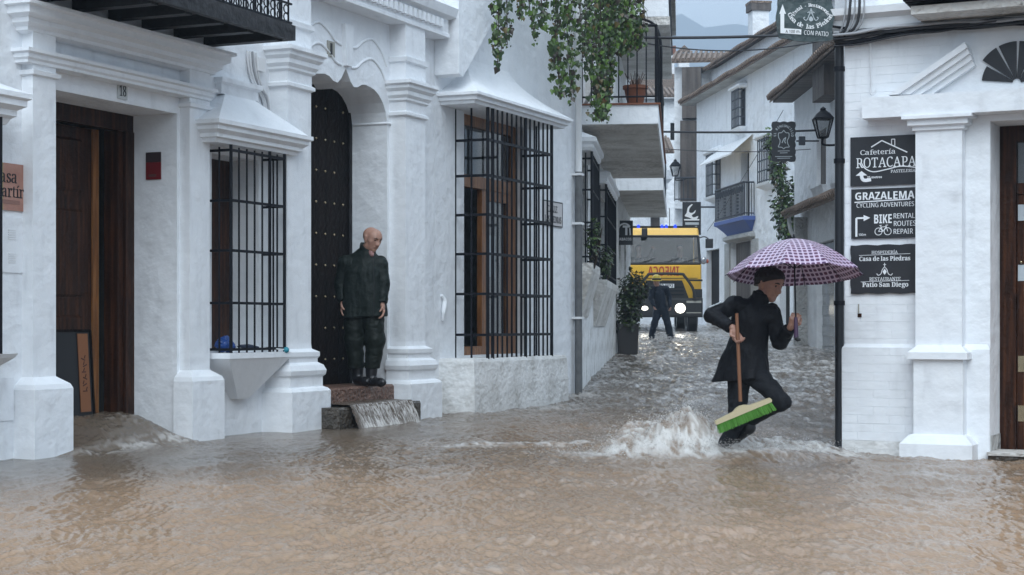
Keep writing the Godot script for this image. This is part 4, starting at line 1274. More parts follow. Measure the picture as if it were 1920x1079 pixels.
	g = Geo.new(); g.mould(-3.0, 2.15, 0.0, [P2(0.0, 7.2), P2(0.15, 7.4), P2(0.15, 7.6), P2(0.35, 7.8), P2(0.4, 8.2), P2(0.0, 8.3)])
	part(f1, "cornice", g, M.far_plaster)
	eave_tiles(f1, -3.4, 2.6, 9.1, 0.5, 3.0, 1.0, M.tile)
	var f2 := thing("end_house", "white house with small paired window under a tiled roof in the distance", "house", Transform3D(Basis(), V(8.2, 0, -98)))
	g = Geo.new(); g.wall(-1.0, 4.0, 0.0, 14.0, -5.0, 0.0, [[0.9, 1.2, 11.6, 12.6], [1.35, 1.65, 11.6, 12.6]])
	part(f2, "wall", g, M.far_plaster)
	for x in [0.9, 1.35]: boxp(f2, "window", V(x, 11.6, -0.4), V(x + 0.3, 12.6, -0.3), M.wood_dark)
	eave_tiles(f2, -1.3, 4.3, 14.1, 0.6, 3.5, 0.9, M.tile, 0.28)
	var f3 := thing("hill_house", "distant white house with two chimneys against the misty hill", "house", Transform3D(Basis(), V(10.6, 0, -125)))
	boxp(f3, "wall", V(-2.6, 0.0, -6.0), V(4.5, 18.4, 0.0), M.far_plaster)
	g = Geo.new(); g.quad(V(-2.8, 20.2, 0.3), V(4.6, 18.6, 0.3), V(4.6, 18.8, -6.0), V(-2.8, 20.4, -6.0)); g.quad(V(-2.8, 18.3, 0.3), V(4.6, 18.3, 0.3), V(4.6, 18.6, 0.3), V(-2.8, 20.2, 0.3))
	part(f3, "roof", g, M.tile)
	var c1 := boxp(f3, "chimney", V(0.5, 18.5, -2.0), V(1.4, 21.0, -1.0), M.far_plaster)
	boxp(c1, "chimney_cap", V(0.4, 21.01, -2.1), V(1.5, 21.6, -0.9), M.terracotta)
	var c2 := boxp(f3, "chimney", V(1.75, 18.4, -2.4), V(2.55, 21.2, -1.4), M.far_plaster)
	g = Geo.new(); g.prism(PackedVector2Array([P2(1.6, 21.21), P2(2.7, 21.21), P2(2.15, 21.7)]), -2.6, -1.2)
	part(c2, "chimney_cap", g, M.tile)

# ------------------------------------------------------------------ signs and lettering
func bars(parent: Node, called: String, pts: Array, w: float, m: Material, z0 := 0.0, z1 := 0.003):
	var g := Geo.new()
	for i in pts.size() - 1:
		var a: Vector2 = pts[i]; var b: Vector2 = pts[i + 1]
		var n := (b - a).normalized().orthogonal() * w / 2
		g.prism(PackedVector2Array([a + n, b + n, b - n, a - n]), z0 + i * 0.00002, z1 + i * 0.00002)
	return part(parent, called, g, m)

func polyp(parent: Node, called: String, poly: Array, m: Material, z0 := 0.0, z1 := 0.003):
	var g := Geo.new(); g.prism(PackedVector2Array(poly), z0, z1)
	return part(parent, called, g, m)

func ring_pts(c: Vector2, r: float, a0 := 0.0, a1 := 360.0, n := 20) -> Array:
	var out := []
	for i in n + 1:
		var a := deg_to_rad(lerpf(a0, a1, float(i) / n))
		out.append(c + P2(cos(a), sin(a)) * r)
	return out

func wavy(w: float, h: float, amp: float, waves: int, sd := 0.0) -> Array:
	var out := []
	var side := [[P2(-w, -h), P2(w, -h)], [P2(w, -h), P2(w, h)], [P2(w, h), P2(-w, h)], [P2(-w, h), P2(-w, -h)]]
	for s in side:
		var d: Vector2 = (s[1] - s[0]); var n := P2(d.y, -d.x).normalized()
		var k := waves if absf(d.x) > absf(d.y) else int(waves * h / w) + 1
		for i in k * 4:
			var q := float(i) / (k * 4)
			out.append(s[0] + d * q + n * amp * (absf(sin(PI * q * k + sd)) - 0.5))
	return out

func smooth2(pts: Array, per := 6) -> Array:
	var a := []
	for p in pts: a.append(V(p.x, p.y, 0))
	var out := []
	for p in curve(a, per): out.append(P2(p.x, p.y))
	return out

func build_signs():
	var sans := font("Droid Sans"); var sansb := font("Droid Sans", true); var serif := font("Droid Serif"); var serifb := font("Droid Serif", true); var ital := font("Droid Serif", false, true)
	var W: Material = M.paint_white
	# --- cafeteria sign (axes from its own centre, front at z 0.012)
	var place := func(q, y): return frame(RIGHT_O, RIGHT_U, q, y, 0.006)
	var s := thing("cafeteria_sign", "black sign with roof outline, uppermost of three on the corner house", "sign", place.call(0.295, 2.205), "black direction signs on the right corner house")
	boxp(s, "board", V(-0.25, -0.185, 0), V(0.258, 0.185, 0.012), M.sign_black)
	var z := 0.0123
	var c := func(zx, zy): return P2(-0.25 + (zx - 113) * 0.00129, 0.185 - (zy - 90) * 0.00128)
	var cv := func(zx, zy): return V(-0.25 + (zx - 113) * 0.00129, 0.185 - (zy - 90) * 0.00128, z + 0.0016)
	bars(s, "roof_outline", [c.call(237, 153), c.call(300, 117), c.call(448, 192)], 0.009, W, z, z + 0.003)
	bars(s, "chimney_outline", [c.call(357, 142), c.call(357, 112), c.call(376, 112), c.call(376, 150)], 0.006, W, z, z + 0.0031)
	text(s, "lettering", "Cafetería", ital, 0.036, cv.call(276, 182), W, 1, 0.265)
	text(s, "lettering", "ROTACAPA", serif, 0.075, cv.call(324, 243), W, 1, 0.452)
	bars(s, "flourish", smooth2([c.call(178, 240), c.call(200, 275), c.call(250, 298), c.call(330, 287), c.call(410, 272), c.call(502, 283)]), 0.0075, W, z, z + 0.0033)
	text(s, "lettering", "PASTELERIA", serif, 0.022, cv.call(424, 299), W, 1, 0.185)
	polyp(s, "arrow_head", [c.call(145, 318), c.call(180, 291), c.call(214, 318)], W, z, z + 0.003)
	bars(s, "arrow_tail", smooth2([c.call(180, 316), c.call(184, 336), c.call(200, 347), c.call(236, 343)]), 0.026, W, z, z + 0.0034)
	text(s, "lettering", "25 metros", sansb, 0.017, cv.call(257, 330), W, 1, 0.112)
	# --- cycling sign
	s = thing("cycling_sign", "black sign with bicycle and bent arrow, middle of three on the corner house", "sign", place.call(0.297, 1.812), "black direction signs on the right corner house")
	boxp(s, "board", V(-0.245, -0.19, 0), V(0.256, 0.185, 0.012), M.sign_black)
	c = func(zx, zy): return P2(-0.245 + (zx - 122) * 0.00129, 0.185 - (zy - 405) * 0.00126)
	cv = func(zx, zy): return V(-0.245 + (zx - 122) * 0.00129, 0.185 - (zy - 405) * 0.00126, z + 0.0016)
	text(s, "lettering", "GRAZALEMA", sansb, 0.056, cv.call(320, 448), W, 1, 0.448)
	bars(s, "underline", [c.call(142, 484), c.call(470, 474)], 0.008, W, z, z + 0.003)
	text(s, "lettering", "CYCLING ADVENTURES", sans, 0.034, cv.call(323, 503), W, 1, 0.435)
	bars(s, "arrow_shaft", [c.call(153, 690), c.call(153, 579)], 0.015, W, z, z + 0.003)
	bars(s, "arrow_shaft", [c.call(153, 579), c.call(205, 579)], 0.013, W, z, z + 0.0034)
	polyp(s, "arrow_head", [c.call(196, 561), c.call(235, 579), c.call(196, 598)], W, z, z + 0.003)
	text(s, "lettering", "100m", sans, 0.018, cv.call(188, 679), W, 1, 0.055)
	text(s, "lettering", "BIKE", sansb, 0.066, cv.call(310, 587), W, 1, 0.133)
	text(s, "lettering", "RENTAL", sans, 0.038, cv.call(434, 572), W, 1, 0.158)
	text(s, "lettering", "ROUTES", sans, 0.038, cv.call(438, 617), W, 1, 0.165)
	text(s, "lettering", "REPAIR", sans, 0.038, cv.call(429, 664), W, 1, 0.145)
	var bike := group_node(s, "bicycle_symbol")
	for x in [284, 338]: bars(bike, "wheel", ring_pts(c.call(x, 662), 0.027), 0.0045, W, z, z + 0.003)
	bars(bike, "bicycle_frame", [c.call(284, 662), c.call(300, 636), c.call(330, 634), c.call(310, 662), c.call(284, 662)], 0.0045, W, z, z + 0.0033)
	bars(bike, "bicycle_frame", [c.call(310, 662), c.call(296, 628), c.call(290, 626), c.call(303, 625)], 0.0045, W, z, z + 0.0037)
	bars(bike, "bicycle_frame", [c.call(338, 662), c.call(327, 625), c.call(340, 625)], 0.0045, W, z, z + 0.0041)
	# --- inn sign with a ragged edge
	s = thing("inn_sign", "black sign with ragged edge, lowest of three on the corner house", "sign", place.call(0.297, 1.39), "black direction signs on the right corner house")
	polyp(s, "board", wavy(0.249, 0.182, 0.009, 3, 0.6), M.sign_black, 0.0, 0.013)
	z = 0.0133
	c = func(zx, zy): return P2(-0.25 + (zx - 117) * 0.00129, 0.186 - (zy - 755) * 0.00128)
	cv = func(zx, zy): return V(-0.25 + (zx - 117) * 0.00129, 0.186 - (zy - 755) * 0.00128, z + 0.0016)
	text(s, "lettering", "HOSPEDERÍA", serif, 0.023, cv.call(319, 799), W, 1, 0.198)
	bars(s, "rule", [c.call(168, 818), c.call(468, 812)], 0.003, W, z, z + 0.003)
	text(s, "lettering", "Casa de las Piedras", serifb, 0.034, cv.call(319, 837), W, 1, 0.385)
	var em := group_node(s, "emblem")
	bars(em, "stem", [c.call(319, 864), c.call(319, 892)], 0.004, W, z, z + 0.003)
	bars(em, "crossbar", [c.call(311, 874), c.call(327, 874)], 0.004, W, z, z + 0.0034)
	for k in [-1, 1]: bars(em, "scroll", smooth2([c.call(319 + k * 4, 890), c.call(319 + k * 14, 905), c.call(319 + k * 22, 928), c.call(319 + k * 38, 936), c.call(319 + k * 46, 926)]), 0.0045, W, z, z + 0.003 + k * 0.0002)
	polyp(em, "bell", [c.call(319, 898), c.call(331, 916), c.call(319, 934), c.call(307, 916)], W, z, z + 0.0028)
	text(s, "lettering", "RESTAURANTE", serif, 0.026, cv.call(321, 958), W, 1, 0.236)
	bars(s, "rule", [c.call(178, 974), c.call(462, 968)], 0.003, W, z, z + 0.003)
	text(s, "lettering", "Patio San Diego", serifb, 0.035, cv.call(322, 994), W, 1, 0.347)
	# --- hanging board over the lane
	s = thing("hanging_sign", "dark green hanging board with white arrow and arched lettering above the lane", "sign", Transform3D(Basis(), V(2.205, 3.107, -12.86)))
	c = func(zx, zy): return P2((zx - 820) * 0.000336, (960 - zy) * 0.000336)
	cv = func(zx, zy): return V((zx - 820) * 0.000336, (960 - zy) * 0.000336, z + 0.0015)
	var outl := smooth2([c.call(250, 880), c.call(205, 700), c.call(195, 560), c.call(178, 420), c.call(215, 200), c.call(215, 60), c.call(250, -150), c.call(330, -420), c.call(640, -520), c.call(900, -560), c.call(1200, -520), c.call(1400, -400), c.call(1450, -100), c.call(1430, 100), c.call(1500, 330), c.call(1450, 600), c.call(1440, 800), c.call(1420, 930), c.call(1000, 965), c.call(640, 950), c.call(420, 900), c.call(250, 880)], 4)
	outl.pop_back()
	polyp(s, "board", outl, M.sign_green, -0.012, 0.012)
	z = 0.0123
	polyp(s, "arrow", [c.call(275, 775), c.call(275, 340), c.call(250, 340), c.call(325, 128), c.call(400, 345), c.call(360, 340), c.call(360, 665), c.call(745, 692), c.call(740, 806)], W, z, z + 0.003)
	text(s, "lettering", "A 100 m.", sans, 0.023, cv.call(555, 737) + V(0, 0, 0.002), M.sign_black, 1, 0.112, 0.002)
	text(s, "lettering", "CON PATIO", sans, 0.034, cv.call(1078, 778), W, 1, 0.184).rotation.z = -0.07
	arc_text(s, "arched_lettering", "Hostal - Restaurante", serifb, 0.026, cv.call(960, 520), 0.148, 0.125, 152, 28, W)
	arc_text(s, "arched_lettering", "Casa de las Piedras", serifb, 0.034, cv.call(950, 180), 0.168, 0.152, 203, 334, W)
	em = group_node(s, "emblem")
	bars(em, "stem", [c.call(962, 220), c.call(962, 350)], 0.007, M.paint_pale, z, z + 0.003)
	bars(em, "crossbar", [c.call(935, 265), c.call(990, 265)], 0.006, M.paint_pale, z, z + 0.0034)
	for k in [-1, 1]: bars(em, "scroll", smooth2([c.call(960 + k * 80, 320), c.call(960 + k * 25, 300), c.call(960 + k * 60, 420), c.call(960 + k * 110, 490), c.call(960 + k * 165, 440), c.call(960 + k * 130, 415)]), 0.006, M.paint_pale, z, z + 0.003 + k * 0.0002)
	polyp(em, "bell", smooth2([c.call(910, 480), c.call(930, 420), c.call(960, 400), c.call(990, 420), c.call(1010, 480), c.call(960, 510), c.call(910, 480)]).slice(0, -1), M.paint_pale, z, z + 0.0026)
	var g := Geo.new(); g.tube([V(0.16, 0.37, -0.02), V(0.36, 0.37, -0.02)], 0.012, 6); g.tube([V(0.2, 0.12, -0.02), V(0.36, 0.1, -0.02)], 0.01, 6)
	part(s, "bracket", g, M.iron)
	# --- leather shop board on the lean-to house
	s = thing("leather_shop_sign", "black scalloped hanging board with pale hide outline over the umbrella", "sign", Transform3D(Basis(), V(6.37, 5.27, -40.0)))
	polyp(s, "board", wavy(0.275, 0.465, 0.022, 3), M.sign_black, -0.02, 0.02)
	z = 0.0205
	arc_text(s, "arched_lettering", "EL RINCONCILLO", sansb, 0.055, V(0, 0.17, z), 0.205, 0.2, 188, -8, M.paint_pale)
	var hide := []
	for q in [[0.0, 0.27], [0.05, 0.21], [0.12, 0.2], [0.12, 0.1], [0.085, 0.03], [0.1, -0.06], [0.13, -0.12], [0.07, -0.13], [0.03, -0.14], [0.0, -0.17]]: hide.append(P2(q[0], q[1]))
	for i in range(8, -1, -1): hide.append(P2(-hide[i].x, hide[i].y))
	bars(s, "hide_outline", smooth2(hide, 3), 0.017, M.paint_pale, z, z + 0.006)
	bars(s, "figure", [P2(-0.04, -0.03), P2(0.0, 0.06), P2(0.05, 0.1), P2(0.02, 0.0), P2(0.05, -0.04)], 0.02, M.paint_pale, z, z + 0.004)
	for k in 4: bars(s, "small_print", [P2([-0.14, -0.09, -0.2, -0.15][k], [-0.22, -0.265, -0.35, -0.39][k]), P2([0.14, 0.09, 0.2, 0.15][k], [-0.215, -0.26, -0.345, -0.385][k])], 0.014, M.paint_pale, z, z + 0.003)
	boxp(s, "bracket", V(0.3, 0.0, -0.02), V(0.83, 0.035, 0.02), M.iron_far)
	boxp(s, "lamp_box", V(0.36, -0.08, -0.05), V(0.5, 0.12, 0.06), M.iron_far)
	# --- swan board above the truck
	s = thing("swan_sign", "dark square sign with white swan shape above the yellow truck", "sign", Transform3D(Basis(), V(6.62, 5.0, -63.0)))
	boxp(s, "board", V(-0.32, -0.7, -0.04), V(0.36, 0.52, 0.0), M.black)
	z = 0.001
	polyp(s, "swan_shape", smooth2([P2(0.02, 0.44), P2(-0.12, 0.32), P2(-0.17, 0.12), P2(-0.24, 0.0), P2(-0.1, -0.05), P2(0.05, -0.12), P2(0.2, -0.12), P2(0.26, 0.0), P2(0.1, -0.05), P2(0.02, 0.02), P2(0.14, 0.12), P2(0.16, 0.22), P2(0.06, 0.12), P2(-0.07, 0.14), P2(-0.06, 0.28), P2(0.06, 0.42)], 3), W, z, z + 0.01)
	bars(s, "waterline", [P2(-0.26, -0.14), P2(0.3, -0.14)], 0.05, W, z, z + 0.008)
	bars(s, "small_print", [P2(-0.22, -0.28), P2(0.28, -0.28)], 0.09, M.paint_pale, z, z + 0.006)
	bars(s, "small_print", [P2(-0.18, -0.38), P2(0.22, -0.38)], 0.025, M.paint_pale, z, z + 0.006)
	boxp(s, "bracket", V(0.36, 0.3, -0.04), V(0.9, 0.36, 0.0), M.iron_far)
	# --- tobacco sign
	s = thing("tobacco_sign", "black square tobacco sign with white T beside the truck", "sign", Transform3D(Basis(), V(2.56, 3.06, -38.5)))
	boxp(s, "board", V(-0.2, -0.28, -0.05), V(0.17, 0.27, 0.0), M.black)
	z = 0.001
	polyp(s, "letter_t", [P2(-0.06, 0.16), P2(0.1, 0.16), P2(0.1, 0.11), P2(0.045, 0.11), P2(0.045, -0.06), P2(-0.005, -0.06), P2(-0.005, 0.11), P2(-0.06, 0.11)], W, z, z + 0.01)
	bars(s, "t_arch", ring_pts(P2(-0.02, 0.06), 0.14, 30, 180, 12), 0.035, W, z, z + 0.008)
	bars(s, "t_arch", [P2(-0.16, 0.06), P2(-0.16, -0.06)], 0.035, W, z, z + 0.006)
	bars(s, "t_arch", [P2(0.1, 0.1), P2(0.11, -0.06)], 0.03, W, z, z + 0.0065)
	text(s, "lettering", "TABACOS", sansb, 0.062, V(-0.02, -0.15, z + 0.003), W, 1, 0.31, 0.006)
	# --- street name tile
	s = thing("street_name_tile", "white street name tile with dark border near the lane corner", "sign", frame(LEFT_O, LEFT_U, 23.9, 2.4, 0.001))
	boxp(s, "tile", V(-0.33, -0.16, 0), V(0.33, 0.16, 0.012), flat(lin(0.5, 0.48, 0.48), 0.3))
	bars(s, "border", [P2(-0.325, -0.155), P2(0.325, -0.155), P2(0.325, 0.155), P2(-0.325, 0.155), P2(-0.325, -0.155)], 0.014, M.black, 0.0122, 0.0145)
	text(s, "lettering", "CALLE", serif, 0.085, V(-0.02, 0.06, 0.014), M.black, 1, 0.32)
	text(s, "lettering", "LAS PIEDRAS", serif, 0.085, V(0.0, -0.07, 0.014), M.black, 1, 0.56)
	# --- house number, ceramic plaque, red plate
	s = thing("house_number_plate", "small pale tile with number 18 above the open doorway", "number plate", frame(LEFT_O, LEFT_U, 14.8, 2.835, 0.001))
	boxp(s, "tile", V(-0.062, -0.068, 0), V(0.062, 0.068, 0.01), flat(lin(0.5, 0.52, 0.52), 0.3))
	text(s, "lettering", "18", serif, 0.085, V(0, 0, 0.0117), M.black, 1, 0.085)
	s = thing("ceramic_plaque", "pink ceramic plaque with black script beside the left window bars", "plaque", frame(LEFT_O, LEFT_U, 13.43, 1.97, 0.001))
	boxp(s, "tile", V(-0.22, -0.17, 0), V(0.22, 0.17, 0.012), textured(ramp_tex(noise(0.02, 3, 91), 128, [[0.0, Color(0.34, 0.16, 0.12)], [1.0, Color(0.50, 0.28, 0.22)]]), null, 0, 0.35, 2.0))
	boxp(s, "yellow_tile", V(-0.2205, -0.1705, -0.0005), V(-0.05, 0.1705, 0.0125), textured(ramp_tex(noise(0.02, 3, 92), 128, [[0.0, Color(0.34, 0.27, 0.10)], [1.0, Color(0.46, 0.38, 0.18)]]), null, 0, 0.35, 2.0))
	text(s, "lettering", "Casa", ital, 0.09, V(-0.03, 0.075, 0.0145), M.black, 1, 0.25)
	text(s, "lettering", "Martín", ital, 0.085, V(0.01, -0.03, 0.0145), M.black, 1, 0.36)
	bars(s, "small_print", [P2(-0.1, -0.11), P2(0.13, -0.11)], 0.03, flat(lin(0.27, 0.14, 0.11), 0.4), 0.0123, 0.0138)
	s = thing("red_plate", "small dark red plate fixed inside the doorway reveal", "plate", frame(LEFT_O, LEFT_U, 15.558, 2.31, -0.23) * Transform3D(Basis(Vector3.UP, -PI / 2), Vector3.ZERO))
	boxp(s, "plate", V(-0.075, -0.115, 0), V(0.075, 0.03, 0.01), flat(lin(0.16, 0.012, 0.016), 0.3))
	boxp(s, "dark_field", V(-0.075, 0.031, 0), V(0.075, 0.115, 0.01), flat(lin(0.045, 0.03, 0.033), 0.3))
	boxp(s, "print_strip", V(-0.045, -0.09, 0.0101), V(0.03, -0.07, 0.0115), flat(lin(0.1, 0.05, 0.045), 0.3))
	# lanterns
	lantern("black street lantern on bracket beside the corner downpipe", V(3.1, 2.84, -17.0), 0.34, 0.24, 1)
	lantern("distant street lantern on bracket above the truck", V(6.93, 7.3, -72.4), 0.8, 0.5, 1)

func lantern(label: String, at: Vector3, h: float, reach: float, dir: int):
	var l := thing("street_lantern", label, "lamp", Transform3D(Basis(), at))
	var g := Geo.new()
	var w := h * 0.26
	var gl := Geo.new()
	var lo := []; var hi := []
	for q in [P2(-1, 1), P2(1, 1), P2(1, -1), P2(-1, -1)]:
		lo.append(V(q.x * w * 0.5, 0, q.y * w * 0.5)); hi.append(V(q.x * w, h * 0.55, q.y * w))
	for i in 4:
		var j := (i + 1) % 4
		gl.quad(lo[i], lo[j], hi[j], hi[i])
		g.tube([lo[i], hi[i]], h * 0.022, 4)
		g.tube([hi[i], hi[j]], h * 0.025, 4)
		g.tube([lo[i], lo[j]], h * 0.022, 4)
	part(l, "pane", gl, M.glass)
	part(l, "cage", g, M.iron)
	g = Geo.new(); g.lathe(V(0, h * 0.55, 0), [P2(w * 1.5, 0), P2(w * 0.9, h * 0.16), P2(w * 0.4, h * 0.24), P2(w * 0.4, h * 0.3), P2(0.0, h * 0.36)], 4, Basis(Vector3.UP, PI / 4))
	part(l, "cap", g, M.iron)
	g = Geo.new(); g.tube(curve([V(0, 0, 0), V(0, -h * 0.2, 0), V(dir * reach * 0.5, -h * 0.22, 0), V(dir * reach, -h * 0.15, 0)], 5), h * 0.035, 6)
	g.tube([V(dir * reach, -h * 0.4, 0), V(dir * reach, h * 0.2, 0)], h * 0.03, 6)
	part(l, "bracket", g, M.iron)

# ------------------------------------------------------------------ bodies: smooth union of tapered capsules, meshed as surface nets
# bone: [a, b, ra, rb]
func sdf(g: Geo, bones: Array, cell: float, k: float, nz: FastNoiseLite = null, amp := 0.0, stretch := Vector3.ONE, clips := [], carve := []):
	var nb := bones.size()
	var A := PackedVector3Array(); var BA := PackedVector3Array(); var RA := PackedFloat32Array(); var RD := PackedFloat32Array(); var IL := PackedFloat32Array()
	var lo := Vector3.ONE * 1e9; var hi := -lo
	for b in bones:
		A.append(b[0]); BA.append(b[1] - b[0]); RA.append(b[2]); RD.append(b[3] - b[2])
		IL.append(1.0 / maxf((b[1] - b[0]).length_squared(), 1e-9))
		for e in 2:
			lo = lo.min(b[e] - Vector3.ONE * b[2 + e]); hi = hi.max(b[e] + Vector3.ONE * b[2 + e])
	lo -= Vector3.ONE * cell * 3; hi += Vector3.ONE * cell * 3
	var S := 6
	var nx := int(ceil((hi.x - lo.x) / cell / S)) * S + 1; var ny := int(ceil((hi.y - lo.y) / cell / S)) * S + 1; var nzc := int(ceil((hi.z - lo.z) / cell / S)) * S + 1
	var val := PackedFloat32Array(); val.resize(nx * ny * nzc); val.fill(1.0)
	var sx := 1; var sy := nx; var sz := nx * ny
	var active := []
	var brad := cell * S * 0.9
	for bz in range(0, nzc - 1, S):
		for by in range(0, ny - 1, S):
			for bx in range(0, nx - 1, S):
				var c := lo + Vector3(bx + S * 0.5, by + S * 0.5, bz + S * 0.5) * cell
				var near := PackedInt32Array(); var hit := false
				for i in nb:
					var pa := c - A[i]
					var h := clampf(pa.dot(BA[i]) * IL[i], 0, 1)
					var di := (pa - BA[i] * h).length() - RA[i] - RD[i] * h
					if di < brad + k + amp: near.append(i)
					if di < brad + k * 0.5 + amp: hit = true
				if not hit: continue
				active.append(Vector3i(bx, by, bz))
				for z in range(bz, bz + S + 1):
					for y in range(by, by + S + 1):
						for x in range(bx, bx + S + 1):
							var id := x + y * sy + z * sz
							if val[id] != 1.0: continue
							var p := lo + Vector3(x, y, z) * cell
							var d := 10.0
							for i in near:
								var pa := p - A[i]
								var h := clampf(pa.dot(BA[i]) * IL[i], 0, 1)
								var di := (pa - BA[i] * h).length() - RA[i] - RD[i] * h
								var hh := maxf(k - absf(d - di), 0.0) / k
								d = minf(d, di) - hh * hh * k * 0.25
							if nz: d += amp * nz.get_noise_3dv(p * stretch)
							for cv in carve: d = maxf(d, cv[1] - p.distance_to(cv[0]))
							for cl in clips: d = maxf(d, (p - cl[0]).dot(cl[1]))
							val[id] = d if d != 1.0 else 1.001
	var idx := PackedInt32Array(); idx.resize(nx * ny * nzc); idx.fill(-1)
	var vs := PackedVector3Array(); var ns := PackedVector3Array()
	var off := [0, sx, sy, sx + sy, sz, sx + sz, sy + sz, sx + sy + sz]
	var edges := [[0, 1], [2, 3], [4, 5], [6, 7], [0, 2], [1, 3], [4, 6], [5, 7], [0, 4], [1, 5], [2, 6], [3, 7]]
	var cells := []
	for b in active:
		for z in range(b.z, b.z + S):
			for y in range(b.y, b.y + S):
				for x in range(b.x, b.x + S):
					var id: int = x + y * sy + z * sz
					var neg := 0
					for o in off:
						if val[id + o] < 0: neg += 1
					if neg == 0 or neg == 8: continue
					var s := Vector3.ZERO; var n := 0
					for e in edges:
						var va := val[id + off[e[0]]]; var vb := val[id + off[e[1]]]
						if (va < 0) != (vb < 0):
							var t := va / (va - vb)
							var pa := Vector3(e[0] & 1, (e[0] >> 1) & 1, (e[0] >> 2) & 1); var pb := Vector3(e[1] & 1, (e[1] >> 1) & 1, (e[1] >> 2) & 1)
							s += pa.lerp(pb, t); n += 1
					idx[id] = vs.size()
					vs.append(lo + (Vector3(x, y, z) + s / n) * cell)
					var gr := Vector3.ZERO
					for o in 8:
						var v := val[id + off[o]]
						gr += Vector3(v if o & 1 else -v, v if o & 2 else -v, v if o & 4 else -v)
					ns.append(gr.normalized())
					cells.append(id)
	for id in cells:
		var v0 := val[id]
		for ax in 3:
			var e: int = [sx, sy, sz][ax]; var u: int = [sy, sz, sx][ax]; var w: int = [sz, sx, sy][ax]
			var v1 := val[id + e]
			if (v0 < 0) == (v1 < 0): continue
			var a := idx[id]; var b := idx[id - u] if id >= u else -1; var c := idx[id - u - w] if id >= u + w else -1; var d := idx[id - w] if id >= w else -1
			if b < 0 or c < 0 or d < 0: continue
			if v0 < 0: g.quadn(vs[a], vs[b], vs[c], vs[d], ns[a], ns[b], ns[c], ns[d])
			else: g.quadn(vs[a], vs[d], vs[c], vs[b], ns[a], ns[d], ns[c], ns[b])

func head_bones(c: Vector3, f: Vector3, up: Vector3, k := 1.0) -> Array:
	var r := f.cross(up).normalized()
	var o := []
	var L := [[[0, 0.03, -0.028], [0, 0.035, 0.025], 0.082, 0.078], [[0, -0.005, 0.0], [0, -0.02, 0.035], 0.07, 0.058],
		[[0, -0.055, 0.015], [0, -0.082, 0.048], 0.058, 0.036], [[-0.034, -0.072, 0.012], [0.034, -0.072, 0.012], 0.036, 0.036],
		[[0, 0.012, 0.088], [0, -0.024, 0.108], 0.010, 0.0135], [[-0.009, -0.027, 0.1], [0.009, -0.027, 0.1], 0.0095, 0.0095], [[-0.036, 0.034, 0.077], [0.036, 0.034, 0.077], 0.014, 0.014],
		[[-0.015, -0.055, 0.085], [0.015, -0.055, 0.085], 0.009, 0.009], [[-0.047, -0.008, 0.046], [-0.032, -0.065, 0.048], 0.03, 0.026], [[0.047, -0.008, 0.046], [0.032, -0.065, 0.048], 0.03, 0.026],
		[[-0.08, 0.018, -0.014], [-0.075, -0.028, -0.006], 0.016, 0.010], [[0.08, 0.018, -0.014], [0.075, -0.028, -0.006], 0.016, 0.010],
		[[0, -0.092, 0.058], [0, -0.094, 0.062], 0.024, 0.023]]
	for b in L:
		var q := []
		for e in 2: q.append(c + (r * b[e][0] + up * b[e][1] + f * b[e][2]) * k)
		o.append([q[0], q[1], b[2] * k, b[3] * k])
	return o

# wrist w, direction of the fingers d, palm normal pn (towards which they curl), thumb side sgn
func hand_bones(w: Vector3, d: Vector3, pn: Vector3, sgn: float, curl: float) -> Array:
	d = d.normalized(); pn = (pn - d * pn.dot(d)).normalized()
	var s := d.cross(pn).normalized() * sgn          # towards the thumb
	var o := [[w, w + d * 0.03, 0.026, 0.026]]
	for i in 4: o.append([w + d * 0.015, w + d * 0.075 + s * (0.027 - i * 0.018), 0.02, 0.013])
	var lens := [0.07, 0.078, 0.072, 0.056]
	for i in 4:
		var p := w + d * 0.08 + s * (0.029 - i * 0.0192)
		var a := curl
		for seg in 3:
			var l: float = lens[i] * [0.45, 0.32, 0.25][seg]
			var q := p + (d * cos(a) + pn * sin(a)) * l
			o.append([p, q, 0.0098 - seg * 0.001, 0.0090 - seg * 0.001])
			p = q; a += curl * 0.9
	var t0 := w + d * 0.02 + s * 0.022
	var t1 := t0 + (d * 0.55 + s * 0.55 + pn * 0.45).normalized() * 0.045
	var t2 := t1 + (d * 0.6 + pn * (0.4 + curl * 0.4) - s * 0.1).normalized() * 0.035
	o.append([t0, t1, 0.014, 0.011]); o.append([t1, t2, 0.011, 0.0085])
	return o

func eyes(p: Node, c: Vector3, f: Vector3, up: Vector3, hair: Material, k := 1.0):
	var r := f.cross(up).normalized()
	var at := func(x: float, y: float, z: float) -> Vector3: return c + (r * x + up * y + f * z) * k
	for s in [-1.0, 1.0]:
		var g := Geo.new(); g.ball(at.call(0.034 * s, 0.0125, 0.0795), V(0.0135, 0.0095, 0.0135) * k, 5, 8)
		part(p, "eye", g, M.eye)
		g = Geo.new(); g.tube([at.call(0.014 * s, 0.034, 0.1), at.call(0.036 * s, 0.04, 0.098), at.call(0.054 * s, 0.035, 0.085)], [0.0045, 0.0062, 0.0035], 5)
		part(p, "eyebrow", g, hair)
	var g2 := Geo.new(); g2.tube([at.call(-0.024, -0.056, 0.084), at.call(0, -0.0545, 0.0955), at.call(0.024, -0.056, 0.084)], [0.003, 0.0055, 0.003], 5)
	part(p, "lips", g2, M.lips)

func sockets(c: Vector3, f: Vector3, up: Vector3, k := 1.0) -> Array:
	var r := f.cross(up).normalized()
	var o := []
	for s in [-1.0, 1.0]: o.append([c + (r * 0.034 * s + up * 0.013 + f * 0.105) * k, 0.0215 * k])
	return o

func arm(sh: Vector3, el: Vector3, wr: Vector3, k: float, e := 0.0) -> Array:
	return [[sh, el, 0.055 * k + e, 0.043 * k + e], [el, wr, 0.042 * k + e, 0.03 * k + e]]

